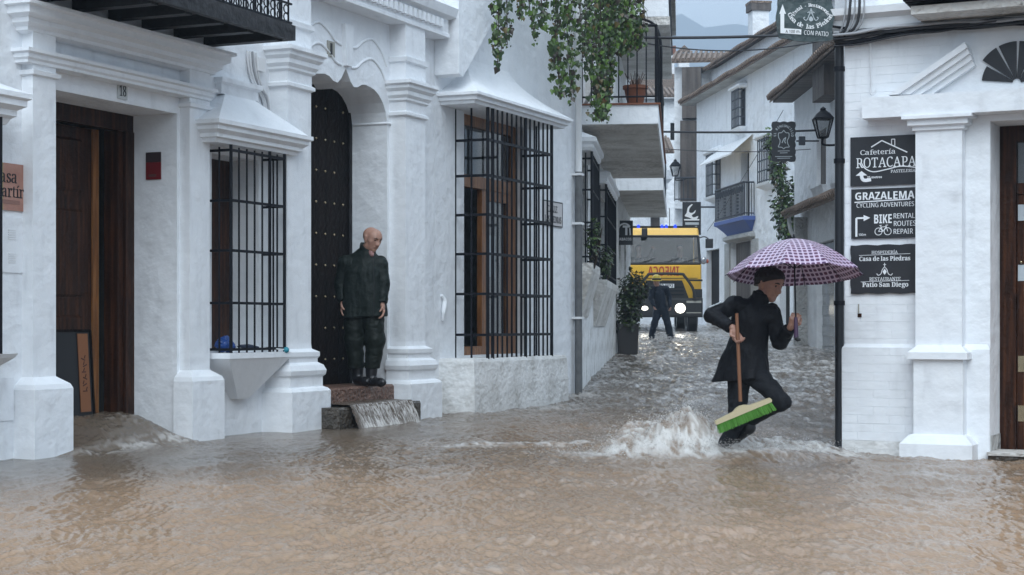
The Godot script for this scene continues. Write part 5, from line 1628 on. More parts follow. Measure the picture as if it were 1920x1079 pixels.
func build_people():
	M.eye = flat(lin(0.05, 0.04, 0.035), 0.2)
	M.lips = flat(lin(0.22, 0.085, 0.07), 0.5)
	build_step_man()
	build_runner()
	build_firefighter()

func build_step_man():
	var p := thing("person", "bald man in dark green rain clothes and boots standing on the portal step", "person", Transform3D(Basis(), V(-1.50, 0.362, -17.2)))
	var hc := V(0.092, 1.472, 0.055); var f := V(0.68, -0.36, 0.64).normalized(); var up := (Vector3.UP - f * f.y).normalized()
	up = (up + V(0.05, 0, 0)).normalized(); up = (up - f * up.dot(f)).normalized()
	var shl := V(-0.18, 1.235, 0.0); var ell := V(-0.225, 1.02, -0.02); var wrl := V(-0.2, 0.83, 0.05)
	var shr := V(0.172, 1.225, 0.03); var elr := V(0.205, 1.03, 0.06); var wrr := V(0.2, 0.815, 0.12)
	var g := Geo.new()
	var b := [[V(0.0, 0.9, 0), V(0.0, 1.15, 0), 0.1, 0.1], [shl, shr, 0.05, 0.05], [V(0, 1.2, 0.0), V(0.03, 1.34, 0.01), 0.08, 0.06], [V(0.03, 1.34, 0.01), hc - up * 0.04, 0.062, 0.056],
		[V(-0.09, 0.85, 0), V(-0.075, 0.45, 0.03), 0.075, 0.05], [V(-0.075, 0.45, 0.03), V(-0.05, 0.06, 0.0), 0.05, 0.035], [V(0.09, 0.85, 0), V(0.12, 0.45, 0.05), 0.075, 0.05], [V(0.12, 0.45, 0.05), V(0.09, 0.06, 0.04), 0.05, 0.035]]
	b.append_array(arm(shl, ell, wrl, 0.8)); b.append_array(arm(shr, elr, wrr, 0.8))
	sdf(g, b, 0.014, 0.04)
	var hb := head_bones(hc, f, up, 1.0)
	hb.append([hc - up * 0.06, V(0.035, 1.33, 0.01), 0.058, 0.065])
	sdf(g, hb, 0.005, 0.022, null, 0.0, Vector3.ONE, [], sockets(hc, f, up, 1.0))
	sdf(g, hand_bones(wrl, V(0.03, -1, 0.12), V(0.8, 0, 0.5), 1.0, 0.35), 0.005, 0.008)
	sdf(g, hand_bones(wrr, V(0.1, -1, 0.1), V(-0.7, 0, 0.3), -1.0, 0.4), 0.005, 0.008)
	part(p, "body", g, M.skin2)
	eyes(p, hc, f, up, flat(lin(0.10, 0.07, 0.055), 0.8), 1.0)
	# raincoat
	var fold := noise(4.6, 4, 101, FastNoiseLite.TYPE_SIMPLEX_SMOOTH, FastNoiseLite.FRACTAL_RIDGED)
	g = Geo.new()
	b = [[V(-0.06, 0.66, 0.0), V(-0.055, 1.12, 0.0), 0.165, 0.15], [V(0.075, 0.66, 0.04), V(0.06, 1.12, 0.03), 0.155, 0.145], [shl + V(0.035, -0.015, 0), shr + V(-0.035, -0.015, 0), 0.08, 0.08], [V(0.0, 1.2, 0.0), V(0.035, 1.32, 0.01), 0.125, 0.085], [V(0.02, 1.31, 0.0), shl + V(0.03, 0.0, 0), 0.085, 0.075], [V(0.04, 1.31, 0.01), shr + V(-0.03, 0.0, 0), 0.085, 0.072],
		[V(-0.11, 0.6, 0.0), V(-0.09, 0.95, 0), 0.145, 0.13], [V(0.12, 0.6, 0.05), V(0.09, 0.95, 0.03), 0.135, 0.128]]
	sdf(g, b, 0.010, 0.035, fold, 0.012, V(1.0, 0.5, 1.0), [[V(0, 0.685, 0), V(0.04, -1, 0.02)]])
	b = arm(shl, ell, wrl + V(0, 0.0, 0), 1.0, 0.028)
	b.append([shl + V(0.06, 0.0, 0), shl, 0.07, 0.074])
	sdf(g, b, 0.009, 0.03, fold, 0.011, V(1.0, 1.3, 1.0), [[wrl + V(0, 0.015, 0), (wrl - ell).normalized()]])
	b = arm(shr, elr, wrr, 1.0, 0.028)
	b.append([shr + V(-0.06, 0.0, 0), shr, 0.07, 0.074])
	sdf(g, b, 0.009, 0.03, fold, 0.011, V(1.0, 1.3, 1.0), [[wrr + V(0, 0.015, 0), (wrr - elr).normalized()]])
	part(p, "raincoat", g, M.coat_green)
	# stand-up collar and shirt in its gap
	g = Geo.new()
	sdf(g, [[V(0.035, 1.3, 0.01), V(0.055, 1.42, 0.015), 0.088, 0.088]], 0.007, 0.02, fold, 0.005, Vector3.ONE, [[V(0.055, 1.40, 0.02), V(0.42, 1, 0.4).normalized()]], [[V(0.13, 1.39, 0.1), 0.06]])
	part(p, "collar", g, M.coat_green)
	g = Geo.new(); sdf(g, [[V(0.06, 1.37, 0.03), V(0.098, 1.312, 0.095), 0.058, 0.02]], 0.007, 0.01)
	part(p, "shirt", g, M.shirt)
	g = Geo.new(); g.tube([V(0.11, 1.27, 0.145), V(0.125, 1.05, 0.2), V(0.12, 0.69, 0.19)], 0.003, 5)
	part(p, "zip", g, M.black)
	# waterproof trousers
	g = Geo.new()
	b = [[V(-0.09, 0.78, 0), V(-0.085, 0.46, 0.02), 0.12, 0.1], [V(-0.095, 0.46, 0.02), V(-0.07, 0.16, 0.0), 0.098, 0.082], [V(0.09, 0.78, 0.03), V(0.125, 0.46, 0.06), 0.122, 0.1], [V(0.125, 0.46, 0.06), V(0.095, 0.16, 0.05), 0.1, 0.08]]
	sdf(g, b, 0.010, 0.03, fold, 0.010, V(0.9, 1.3, 0.9), [[V(0, 0.17, 0), V(0, -1, 0)]])
	part(p, "trousers", g, M.trouser_green)
	for s in [[V(-0.06, 0.26, 0.0), V(-0.055, 0.07, 0.0), V(0.03, 0.045, 0.11)], [V(0.09, 0.26, 0.05), V(0.085, 0.06, 0.06), V(0.19, 0.035, 0.15)]]:
		g = Geo.new()
		sdf(g, [[s[0], s[1], 0.07, 0.052], [s[1] + V(0, -0.02, 0), s[2], 0.05, 0.042], [s[2] - V(0, 0, 0), s[2] + (s[2] - s[1]) * V(0.25, 0, 0.25), 0.04, 0.03]], 0.009, 0.025)
		part(p, "boot", g, M.rubber)

func build_runner():
	var at := V(1.746, 0.055, -12.7)
	var p := thing("person", "young man in long black coat running through the flood with umbrella and broom", "person", Transform3D(Basis(), at))
	var hc := V(0.165, 1.218, 0.03); var f := V(0.66, -0.34, 0.67).normalized(); var up := (Vector3.UP - f * f.y).normalized()
	up = (up + V(0.06, 0, 0.05)).normalized(); up = (up - f * up.dot(f)).normalized()
	var shr := V(-0.085, 1.06, 0.04); var elr := V(-0.272, 0.985, 0.12); var wrr := V(-0.137, 0.895, 0.27)
	var shl := V(0.175, 1.0, 0.07); var ell := V(0.235, 0.79, 0.1); var wrl := V(0.29, 0.90, 0.235)
	var chest := V(0.03, 0.96, 0.02); var waist := V(0.02, 0.74, 0.01); var hips := V(0.0, 0.58, 0.0)
	var knf := V(0.225, 0.355, 0.26); var anf := V(0.02, 0.2, -0.02); var ftf := V(-0.03, 0.1, -0.06)
	var kns := V(-0.075, 0.2, 0.02); var ans := V(-0.24, -0.15, -0.02)
	var legf := V(0.06, 0.55, 0.06); var legs := V(-0.05, 0.55, -0.03)
	var g := Geo.new()
	var b := [[hips, chest, 0.09, 0.09], [shr, shl, 0.045, 0.045], [chest, V(0.09, 1.1, 0.03), 0.08, 0.05], [V(0.09, 1.1, 0.03), hc - up * 0.04, 0.052, 0.05], [legf, knf, 0.07, 0.046], [knf, anf, 0.046, 0.032], [anf, ftf, 0.032, 0.03], [legs, kns, 0.07, 0.046], [kns, ans, 0.046, 0.032], [ans, ans + V(0.15, -0.05, 0.03), 0.04, 0.03]]
	b.append_array(arm(shr, elr, wrr, 0.8)); b.append_array(arm(shl, ell, wrl, 0.8))
	sdf(g, b, 0.014, 0.04)
	var hb := head_bones(hc, f, up, 1.0)
	hb.append([hc - up * 0.06 - f * 0.02, V(0.09, 1.09, 0.03), 0.05, 0.055])
	sdf(g, hb, 0.0045, 0.02, null, 0.0, Vector3.ONE, [], sockets(hc, f, up))
	sdf(g, hand_bones(wrr, V(0.35, -0.8, 0.12), V(0.35, 0.1, 0.9), 1.0, 0.62), 0.0048, 0.007)
	sdf(g, hand_bones(wrl, V(0.22, 0.62, 0.62), V(0.3, 0.5, -0.8), -1.0, 0.9), 0.0048, 0.007)
	part(p, "body", g, M.skin)
	eyes(p, hc, f, up, M.hair)
	# short dark hair, full on top
	g = Geo.new()
	var r := f.cross(up)
	var hn := noise(26.0, 3, 111)
	b = [[hc + up * 0.032 - f * 0.03, hc + up * 0.038 + f * 0.025, 0.094, 0.088], [hc + up * 0.07 - f * 0.02, hc + up * 0.075 + f * 0.05, 0.06, 0.05], [hc - up * 0.02 - f * 0.035, hc + up * 0.03 - f * 0.03, 0.082, 0.09]]
	sdf(g, b, 0.005, 0.02, hn, 0.008, Vector3.ONE, [[hc + up * 0.012 - f * 0.002, (f * 0.52 - up * 0.85).normalized()]])
	part(p, "hair", g, M.hair)
	# long coat
	var fold := noise(4.8, 4, 113, FastNoiseLite.TYPE_SIMPLEX_SMOOTH, FastNoiseLite.FRACTAL_RIDGED)
	g = Geo.new()
	b = [[V(-0.02, 0.62, 0.0), V(0.0, 0.95, 0.02), 0.102, 0.12], [V(0.05, 0.64, 0.03), V(0.065, 0.93, 0.04), 0.095, 0.112], [shr + V(0.04, -0.01, 0), shl + V(-0.04, 0.005, 0), 0.07, 0.068], [V(0.04, 1.0, 0.02), V(0.095, 1.115, 0.03), 0.105, 0.07],
		[V(-0.05, 0.75, -0.02), V(-0.19, 0.45, -0.03), 0.1, 0.075], [V(-0.08, 0.72, 0.0), V(-0.24, 0.47, 0.0), 0.07, 0.035], [V(0.02, 0.7, 0.05), V(0.02, 0.42, 0.09), 0.095, 0.105], [V(-0.06, 0.7, 0.05), V(-0.1, 0.42, 0.06), 0.085, 0.09], [V(0.07, 0.7, 0.04), V(0.11, 0.45, 0.1), 0.075, 0.075]]
	sdf(g, b, 0.009, 0.032, fold, 0.012, V(1.0, 0.45, 1.0), [[V(0, 0.515, 0), V(0.1, -1, 0.0)]])
	# stand-up collar
	sdf(g, [[V(0.095, 1.1, 0.03), V(0.115, 1.17, 0.035), 0.07, 0.066]], 0.007, 0.02, null, 0.0, Vector3.ONE, [[V(0.115, 1.155, 0.035), V(0.25, 1, 0.15).normalized()]])
	b = arm(shr, elr, wrr, 0.95, 0.02)
	b.append([shr + V(0.06, -0.02, 0), shr, 0.08, 0.074])
	sdf(g, b, 0.008, 0.025, fold, 0.013, V(1.2, 1.2, 1.2), [[wrr - (wrr - elr).normalized() * 0.015, (wrr - elr).normalized()]])
	b = arm(shl, ell, wrl, 0.95, 0.022)
	b.append([shl + V(-0.06, -0.01, 0), shl, 0.08, 0.074])
	sdf(g, b, 0.008, 0.025, fold, 0.013, V(1.2, 1.2, 1.2), [[wrl - (wrl - ell).normalized() * 0.015, (wrl - ell).normalized()]])
	part(p, "coat", g, M.coat_navy)
	for q in [[0.25, 0.5], [0.55, 0.8]]:       # white print along the raised upper arm
		var g2 := Geo.new()
		var dir := (elr - shr).normalized()
		for i in 5:
			var t0 := lerpf(q[0], q[1], i / 5.0) * 0.9 + 0.3; var t1 := t0 + 0.055
			var a := shr.lerp(elr, minf(t0, 1.05)) + V(-0.02, 0.062, 0.035); var e := shr.lerp(elr, minf(t1, 1.1)) + V(-0.02, 0.062, 0.035)
			g2.tube([a, e], 0.0065, 4)
		part(p, "sleeve_print", g2, M.paint_pale)
	# trousers
	g = Geo.new()
	b = [[legf, knf, 0.092, 0.064], [knf, anf, 0.064, 0.05], [legs, kns, 0.092, 0.066], [kns, ans, 0.064, 0.05], [V(-0.02, 0.58, 0), V(0.03, 0.58, 0.02), 0.11, 0.11]]
	sdf(g, b, 0.009, 0.03, fold, 0.010, V(1.2, 1.6, 1.2))
	part(p, "trousers", g, M.trouser_dark)
	for s in [[ans, ans + V(0.16, -0.06, 0.04)], [anf, ftf + V(-0.03, -0.04, -0.03)]]:
		g = Geo.new(); sdf(g, [[s[0], s[0] + V(0, -0.05, 0), 0.05, 0.05], [s[0] + V(0, -0.05, 0), s[1], 0.046, 0.035]], 0.009, 0.02)
		part(p, "shoe", g, M.rubber)
	build_broom(at)
	build_umbrella(at)

func build_broom(at: Vector3):
	var br := thing("push_broom", "push broom with green bristles and wooden handle carried by the running man", "broom", Transform3D(Basis(), at))
	var top := V(-0.112, 1.0, 0.3); var foot := V(-0.088, 0.36, 0.325)
	var g := Geo.new(); g.tube([top, top.lerp(foot, 0.5), foot], [0.0125, 0.0135, 0.0135], 10)
	part(br, "handle", g, flat(lin(0.20, 0.085, 0.04), 0.5))
	# head: a long block with a socket hump, tilted
	var x := Transform3D(Basis(Vector3.BACK, 0.395), V(-0.07, 0.292, 0.325))
	g = Geo.new()
	var poly := PackedVector2Array([P2(-0.215, -0.018), P2(0.215, -0.018), P2(0.222, -0.005), P2(0.215, 0.014), P2(0.06, 0.022), P2(0.025, 0.038), P2(-0.01, 0.044), P2(-0.04, 0.038), P2(-0.07, 0.022), P2(-0.215, 0.012), P2(-0.222, -0.005)])
	g.prism(poly, -0.03, 0.03, x)
	part(br, "head", g, flat(lin(0.5, 0.43, 0.27), 0.5))
	var rb := RandomNumberGenerator.new(); rb.seed = 31
	g = Geo.new(); g.use_col = true
	for i in 86:
		for j in 5:
			var u := -0.208 + 0.416 * i / 85.0 + rb.randf_range(-0.002, 0.002)
			var z := -0.024 + 0.012 * j
			g.col = Color(0.09, 0.30, 0.035).lerp(Color(0.19, 0.50, 0.09), rb.randf())
			var e := V(u * 1.06 + rb.randf_range(-0.006, 0.006), -0.018 - rb.randf_range(0.06, 0.071), z * 1.3 + rb.randf_range(-0.006, 0.006))
			g.tube([x * V(u, -0.016, z), x * e], 0.0021, 3, false)
	M.bristle = leaf_mat().duplicate(); M.bristle.backlight_enabled = false; M.bristle.roughness = 0.5
	var o := part(br, "bristles", g, M.bristle)
	o.set_meta("kind", "stuff")

func build_umbrella(at: Vector3):
	var u := thing("umbrella", "open purple and white checked umbrella held over the running man", "umbrella", Transform3D(Basis(Vector3.RIGHT, -0.14), at + V(0.318, 1.545, 0.215)))
	# origin at the tip of the canopy, y along the shaft
	var n := 10; var R := 0.5; var H := 0.262
	var seg := 7; var rad := 9
	var pt := func(i: int, q: float, w: float) -> Vector3:
		# rib i, q along the panel 0..1, w radial 0..1; cloth sags between the ribs
		var a := (i + q) / n * TAU
		var sag := 4.0 * q * (1.0 - q)
		var rr := R * w * (1.0 - 0.035 * sag - 0.022 * sag * w)
		return V(cos(a) * rr, -H * pow(w, 1.75) - 0.010 * sag * w * w, -sin(a) * rr)
	for i in n:
		var g := Geo.new(); g.use_uv = true
		for k in rad:
			for j in seg:
				var q0 := float(j) / seg; var q1 := float(j + 1) / seg; var w0 := float(k) / rad; var w1 := float(k + 1) / rad
				var P := [pt.call(i, q0, w0), pt.call(i, q0, w1), pt.call(i, q1, w1), pt.call(i, q1, w0)]
				var N := []
				for c in [[q0, w0], [q0, w1], [q1, w1], [q1, w0]]:
					var du: Vector3 = pt.call(i, minf(c[0] + 0.05, 1.0), maxf(c[1], 0.02)) - pt.call(i, maxf(c[0] - 0.05, 0.0), maxf(c[1], 0.02))
					var dw: Vector3 = pt.call(i, c[0], minf(c[1] + 0.05, 1.0)) - pt.call(i, c[0], maxf(c[1] - 0.05, 0.0))
					N.append(dw.cross(du).normalized())
				g.quadn(P[0], P[1], P[2], P[3], N[0], N[1], N[2], N[3])
				for c in [[q0, w0], [q1, w1], [q0, w1], [q0, w0], [q1, w0], [q1, w1]]:
					g.uv.append(Vector2((c[0] - 0.5) * c[1] * TAU * R / n / 0.15, c[1] * (R * 1.1) / 0.15))
		part(u, "canopy_panel", g, check_mat())
	var g2 := Geo.new(); g2.tube([V(0, 0.035, 0), V(0, -0.6, 0)], 0.0055, 8)
	part(u, "shaft", g2, M.iron)
	g2 = Geo.new(); g2.lathe(V(0, 0.0, 0), [P2(0.014, -0.004), P2(0.012, 0.01), P2(0.005, 0.03), P2(0.0, 0.04)], 8)
	part(u, "tip", g2, M.iron)
	g2 = Geo.new(); g2.tube([V(0, -0.58, 0), V(0, -0.66, 0), V(0, -0.73, 0)], [0.013, 0.016, 0.018], 10)
	part(u, "handle", g2, flat(lin(0.05, 0.018, 0.06), 0.4))
	g2 = Geo.new(); g2.tube([V(0, -0.728, 0), V(0.012, -0.745, 0), V(0.03, -0.742, 0)], [0.02, 0.014, 0.01], 8)
	part(u, "handle_cap", g2, M.black)
	for i in n:
		g2 = Geo.new()
		var pts := []
		for k in 8: pts.append(pt.call(i, 0.0, (k + 0.3) / 7.4) - V(0, 0.006, 0))
		pts.append(pt.call(i, 0.0, 1.02))
		g2.tube(pts, 0.0025, 4)
		var rib := part(u, "rib", g2, M.iron)
		g2 = Geo.new(); g2.tube([V(0, -0.22, 0), pt.call(i, 0.0, 0.5) - V(0, 0.008, 0)], 0.002, 4)
		part(rib, "strut", g2, M.iron)

func check_mat() -> StandardMaterial3D:
	if M.has("check"): return M.check
	var im := Image.create(256, 256, false, Image.FORMAT_RGB8)
	var pale := Color(0.60, 0.50, 0.615); var lilac := Color(0.32, 0.20, 0.345)
	var darks := [Color(0.082, 0.021, 0.065), Color(0.048, 0.021, 0.076), Color(0.10, 0.023, 0.058), Color(0.06, 0.019, 0.062)]
	for y in 256:
		for x in 256:
			var cx := x / 64; var cy := y / 64
			var dx := absf((x % 64) - 31.5) / 31.5; var dy := absf((y % 64) - 31.5) / 31.5
			var c := pale
			if maxf(dx, dy) < 0.86: c = lilac.lerp(pale, 0.5)
			var e := pow(pow(dx / 0.74, 2.4) + pow(dy / 0.68, 2.4), 1.0 / 2.4)
			if e < 1.0: c = darks[(cx * 3 + cy * 2) % 4].lerp(Color(0.16, 0.05, 0.14), 0.35 * e)
			im.set_pixel(x, y, c.linear_to_srgb())
	var m := StandardMaterial3D.new()
	m.albedo_texture = tex_from(im)
	m.roughness = 0.45
	m.cull_mode = BaseMaterial3D.CULL_DISABLED
	m.backlight_enabled = true
	m.backlight = Color(0.35, 0.32, 0.36)
	M.check = m
	return m

func build_firefighter():
	var p := thing("person", "firefighter in dark overalls and yellow helmet wading before the truck", "person", Transform3D(Basis(), V(4.09, 0.55, -46.7)))
	var hips := V(-0.01, 0.85, 0); var chest := V(-0.06, 1.25, 0.02); var hc := V(-0.14, 1.63, 0.06)
	var shl := V(-0.24, 1.4, 0.0); var shr := V(0.14, 1.42, 0.0)
	var ell := V(-0.3, 1.15, 0.08); var wrl := V(-0.22, 0.95, 0.2); var elr := V(0.22, 1.17, -0.02); var wrr := V(0.23, 0.93, 0.08)
	var kl := V(-0.2, 0.45, 0.06); var al := V(-0.28, 0.04, 0.0); var kr := V(0.17, 0.46, 0.04); var ar := V(0.27, 0.03, -0.04)
	var g := Geo.new()
	var b := [[hips, chest, 0.09, 0.1], [shl, shr, 0.05, 0.05], [chest, hc - V(0, 0.05, 0), 0.08, 0.055], [hips, kl, 0.075, 0.06], [kl, al, 0.06, 0.04], [hips, kr, 0.075, 0.06], [kr, ar, 0.06, 0.04]]
	b.append_array(arm(shl, ell, wrl, 0.9)); b.append_array(arm(shr, elr, wrr, 0.9))
	b.append_array(head_bones(hc, V(-0.3, -0.2, 0.9).normalized(), V(-0.05, 0.97, 0.2).normalized(), 1.0))
	sdf(g, b, 0.02, 0.04)
	sdf(g, hand_bones(wrl, V(0.2, -0.9, 0.2), V(0.5, 0, 0.5), 1.0, 0.5), 0.007, 0.008)
	sdf(g, hand_bones(wrr, V(0.0, -0.9, 0.2), V(-0.5, 0, 0.5), -1.0, 0.5), 0.007, 0.008)
	part(p, "body", g, M.skin)
	var fold := noise(3.2, 3, 121, FastNoiseLite.TYPE_SIMPLEX_SMOOTH, FastNoiseLite.FRACTAL_RIDGED)
	g = Geo.new()
	b = [[hips, chest, 0.16, 0.17], [shl, shr, 0.09, 0.09], [chest, V(-0.1, 1.45, 0.03), 0.14, 0.09], [hips + V(-0.07, 0, 0), kl, 0.13, 0.1], [kl, al, 0.1, 0.09], [hips + V(0.07, 0, 0), kr, 0.13, 0.1], [kr, ar, 0.1, 0.085]]
	b.append_array(arm(shl, ell, wrl, 1.0, 0.03)); b.append_array(arm(shr, elr, wrr, 1.0, 0.03))
	sdf(g, b, 0.018, 0.04, fold, 0.02)
	part(p, "overalls", g, M.suit_blue)
	g = Geo.new(); g.lathe(hc + V(0, 0.01, 0), [P2(0.155, 0.0), P2(0.15, 0.02), P2(0.125, 0.03), P2(0.118, 0.09), P2(0.09, 0.135), P2(0.045, 0.16), P2(0.0, 0.165)], 16, Basis(Vector3.RIGHT, 0.15))
	part(p, "helmet", g, flat(lin(0.62, 0.45, 0.04), 0.35))
	g = Geo.new(); g.tube([hc + V(-0.12, 0.045, 0.09), hc + V(0.0, 0.05, 0.15), hc + V(0.12, 0.045, 0.09)], 0.022, 6)
	part(p, "goggles", g, M.black)
	for s in [al, ar]:
		g = Geo.new(); sdf(g, [[s + V(0, 0.1, 0), s, 0.075, 0.06], [s, s + V(-0.02, -0.03, 0.14), 0.055, 0.045]], 0.016, 0.02)
		part(p, "boot", g, M.rubber)

# ------------------------------------------------------------------ fire truck (origin on the road under the front axle, z towards the square)
func build_truck():
	var t := thing("fire_truck", "yellow forest fire truck with lit headlights coming down the lane", "truck", Transform3D(Basis(), V(4.88, 0.75, -55.0)))
	var Y := textured(ramp_tex(noise(0.02, 3, 131), 128, [[0.0, Color(0.68, 0.37, 0.012)], [1.0, Color(0.78, 0.45, 0.02)]]), null, 0, 0.35, 0.5)
	Y.clearcoat_enabled = true; Y.clearcoat = 0.6
	var K := flat(lin(0.014, 0.014, 0.015), 0.6)
	# cab: side profile rounded at the front, swept across the width
	var g := Geo.new()
	var prof := [P2(-1.9, 0.95), P2(-0.02, 0.95), P2(0.02, 1.4), P2(0.02, 2.12), P2(-0.05, 2.2), P2(-0.24, 3.1), P2(-0.34, 3.3), P2(-0.5, 3.38), P2(-1.9, 3.4)]
	var W := 1.24
	var sec := []
	for q in [[-1.0, -0.12], [-0.96, 0.0], [0.96, 0.0], [1.0, -0.12]]:
		var row := []
		for p in prof:
			var taper := 1.0 - 0.05 * clampf((p.y - 2.2) / 1.2, 0, 1)
			row.append(V(q[0] * W * taper, p.y, p.x + q[1] * clampf((p.x + 1.9) / 0.6, 0, 1)))
		sec.append(row)
	for s in 3:
		for i in prof.size() - 1:
			if s == 1 and i == 4: continue                     # windscreen opening
			g.quad(sec[s][i], sec[s + 1][i], sec[s + 1][i + 1], sec[s][i + 1])
	for side in [0, 3]:
		var ctr := V(sec[side][0].x, 2.0, -1.0)
		for i in prof.size():
			var j := (i + 1) % prof.size()
			if side == 0: g.tri(ctr, sec[side][i], sec[side][j])
			else: g.tri(ctr, sec[side][j], sec[side][i])
	part(t, "cab", g, Y)
	# windscreen, its dark surround and wipers
	var a: Vector3 = sec[1][4]; var b: Vector3 = sec[2][4]; var c: Vector3 = sec[2][5]; var d: Vector3 = sec[1][5]
	g = Geo.new(); g.quad(a, b, c, d)
	var wm := StandardMaterial3D.new()
	wm.albedo_color = Color(0.04, 0.075, 0.085, 0.62); wm.roughness = 0.05; wm.transparency = BaseMaterial3D.TRANSPARENCY_ALPHA
	part(t, "windscreen", g, wm)
	g = Geo.new()
	for e in [[a, b, 0.05], [b, c, 0.045], [c, d, 0.04], [d, a, 0.045]]: g.tube([e[0] + V(0, 0, 0.01), e[1] + V(0, 0, 0.01)], e[2], 6)
	part(t, "windscreen_seal", g, K)
	for x in [-0.75, 0.0, 0.6]:
		g = Geo.new(); g.tube([V(x, 2.22, 0.02), V(x + 0.5, 2.4, -0.02)], 0.012, 4)
		part(t, "wiper", g, K)
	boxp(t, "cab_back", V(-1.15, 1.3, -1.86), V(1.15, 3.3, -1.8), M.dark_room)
	boxp(t, "dashboard", V(-1.1, 1.9, -0.7), V(1.1, 2.16, -0.25), K)
	# front lettering is mirrored so that drivers ahead can read it
	var tx := text(t, "lettering", "INFOCA", font("Droid Sans", true), 0.3, V(0.0, 1.96, 0.026), flat(lin(0.42, 0.04, 0.01), 0.5), 1, 1.0, 0.01)
	tx.rotation.y = PI
	tx.position.x = -tx.position.x
	boxp(t, "front_crease", V(-1.1, 1.72, 0.021), V(1.1, 1.74, 0.03), K)
	# grille, plate, bumper
	g = Geo.new(); g.prism(PackedVector2Array([P2(-0.55, 1.66), P2(0.6, 1.66), P2(0.85, 1.0), P2(-0.8, 1.0)]), 0.022, 0.06)
	part(t, "grille", g, K)
	for i in 4: boxp(t, "grille_slat", V(-0.6, 1.06 + i * 0.12, 0.061), V(0.65, 1.1 + i * 0.12, 0.08), M.iron)
	var pl := boxp(t, "number_plate", V(-0.18, 1.42, 0.085), V(0.34, 1.55, 0.1), M.paint_white)
	text(pl, "plate_characters", "20 WKJ", font("Droid Sans", true), 0.09, V(0.08, 1.485, 0.102), M.black, 1, 0.44, 0.004)
	g = Geo.new(); g.brick(V(0, 0.78, 0.08), V(2.5, 0.62, 0.36), 0.06)
	part(t, "bumper", g, K)
	boxp(t, "step_panel", V(0.72, 0.93, 0.262), V(1.2, 1.0, 0.272), M.zinc)
	boxp(t, "step_panel", V(0.72, 0.6, 0.262), V(1.2, 0.63, 0.272), M.zinc)
	boxp(t, "side_skirt", V(0.95, 1.1, -0.1), V(1.25, 1.38, 0.05), K)
	boxp(t, "side_skirt", V(-1.25, 1.1, -0.1), V(-0.95, 1.38, 0.05), K)
	g = Geo.new(); g.tube(curve([V(-0.95, 1.0, 0.3), V(-0.85, 1.4, 0.3), V(-0.55, 1.78, 0.3), V(-0.4, 1.86, 0.3), V(0.5, 1.86, 0.3), V(0.66, 1.78, 0.3), V(0.92, 1.4, 0.3), V(1.0, 1.0, 0.3)], 4), 0.045, 8)
	g.tube([V(-1.24, 1.66, 0.12), V(-0.7, 1.66, 0.3)], 0.035, 6); g.tube([V(0.78, 1.66, 0.3), V(1.24, 1.66, 0.12)], 0.035, 6)
	part(t, "bull_bar", g, K)
	# lamps
	var lm := StandardMaterial3D.new()
	lm.albedo_color = Color(1, 1, 0.96); lm.emission_enabled = true; lm.emission = Color(1.0, 0.98, 0.92); lm.emission_energy_multiplier = 1.6
	for q in [[-0.62, 0.11, 0.07], [0.52, 0.17, 0.16]]:
		g = Geo.new(); g.ball(V(q[0], 0.76, 0.265), V(q[1], q[2], 0.03), 6, 14)
		part(t, "headlight", g, lm)
		var sp := SpotLight3D.new()
		sp.name = "headlight_beam"
		sp.light_energy = 0.12; sp.light_color = Color(1.0, 0.97, 0.9); sp.spot_range = 60; sp.spot_angle = 28; sp.light_size = 0.12; sp.shadow_enabled = true
		sp.position = V(q[0], 0.76, 0.32); sp.rotation_degrees = V(-4, 180, 0)
		t.add_child(sp, true)
	var bl := StandardMaterial3D.new()
	bl.albedo_color = Color(0.08, 0.2, 0.85); bl.emission_enabled = true; bl.emission = Color(0.1, 0.3, 1.0); bl.emission_energy_multiplier = 0.3; bl.roughness = 0.2
	for q in [[-0.75, 0.07], [0.02, 0.07], [0.16, 0.07], [0.45, 0.075]]:
		g = Geo.new(); g.lathe(V(q[0], 3.39, -0.7), [P2(q[1] * 0.75, 0.0), P2(q[1] * 0.75, 0.06), P2(q[1] * 0.5, 0.1), P2(0.0, 0.12)], 10)
		part(t, "beacon_light", g, bl)
	g = Geo.new(); g.tube([V(0.28, 3.4, -0.8), V(0.27, 4.05, -0.8)], 0.012, 4)
	part(t, "antenna", g, K)
	boxp(t, "roof_rack", V(-1.05, 3.41, -1.4), V(1.1, 3.46, -0.75), M.iron)
	# mirrors on arms
	g = Geo.new(); g.tube(curve([V(1.2, 3.05, -0.3), V(1.35, 3.08, -0.2), V(1.48, 3.0, -0.15), V(1.48, 2.9, -0.15)], 4), 0.02, 5)
	var mr := part(t, "mirror_arm", g, K)
	g = Geo.new(); g.brick(V(1.5, 2.86, -0.14), V(0.24, 0.3, 0.1), 0.03)
	part(mr, "mirror", g, K)
	g = Geo.new(); g.brick(V(-0.6, 3.2, -0.05), V(0.18, 0.3, 0.1), 0.03)
	part(t, "roof_mirror", g, K)
	for s in [-1.0, 1.0]:
		g = Geo.new(); g.ball(V(1.3 * s, 2.3, 0.02), V(0.1, 0.12, 0.05), 6, 10)
		part(t, "round_mirror", g, flat(lin(0.4, 0.4, 0.42), 0.15, 0.8))
		g = Geo.new(); g.tube([V(1.2 * s, 2.2, -0.1), V(1.3 * s, 2.3, 0.0)], 0.025, 5)
		part(t, "mirror_arm", g, K)
		g = Geo.new(); g.ball(V(1.42 * s, 2.28, -0.03), V(0.05, 0.07, 0.04), 5, 8)
		part(t, "indicator_light", g, flat(lin(0.35, 0.05, 0.01), 0.3))
	# pump body behind, chassis, wheels
	boxp(t, "body", V(-1.22, 1.0, -6.2), V(1.22, 3.1, -2.0), Y)
	boxp(t, "chassis", V(-0.5, 0.6, -6.0), V(0.5, 0.94, -0.1), K)
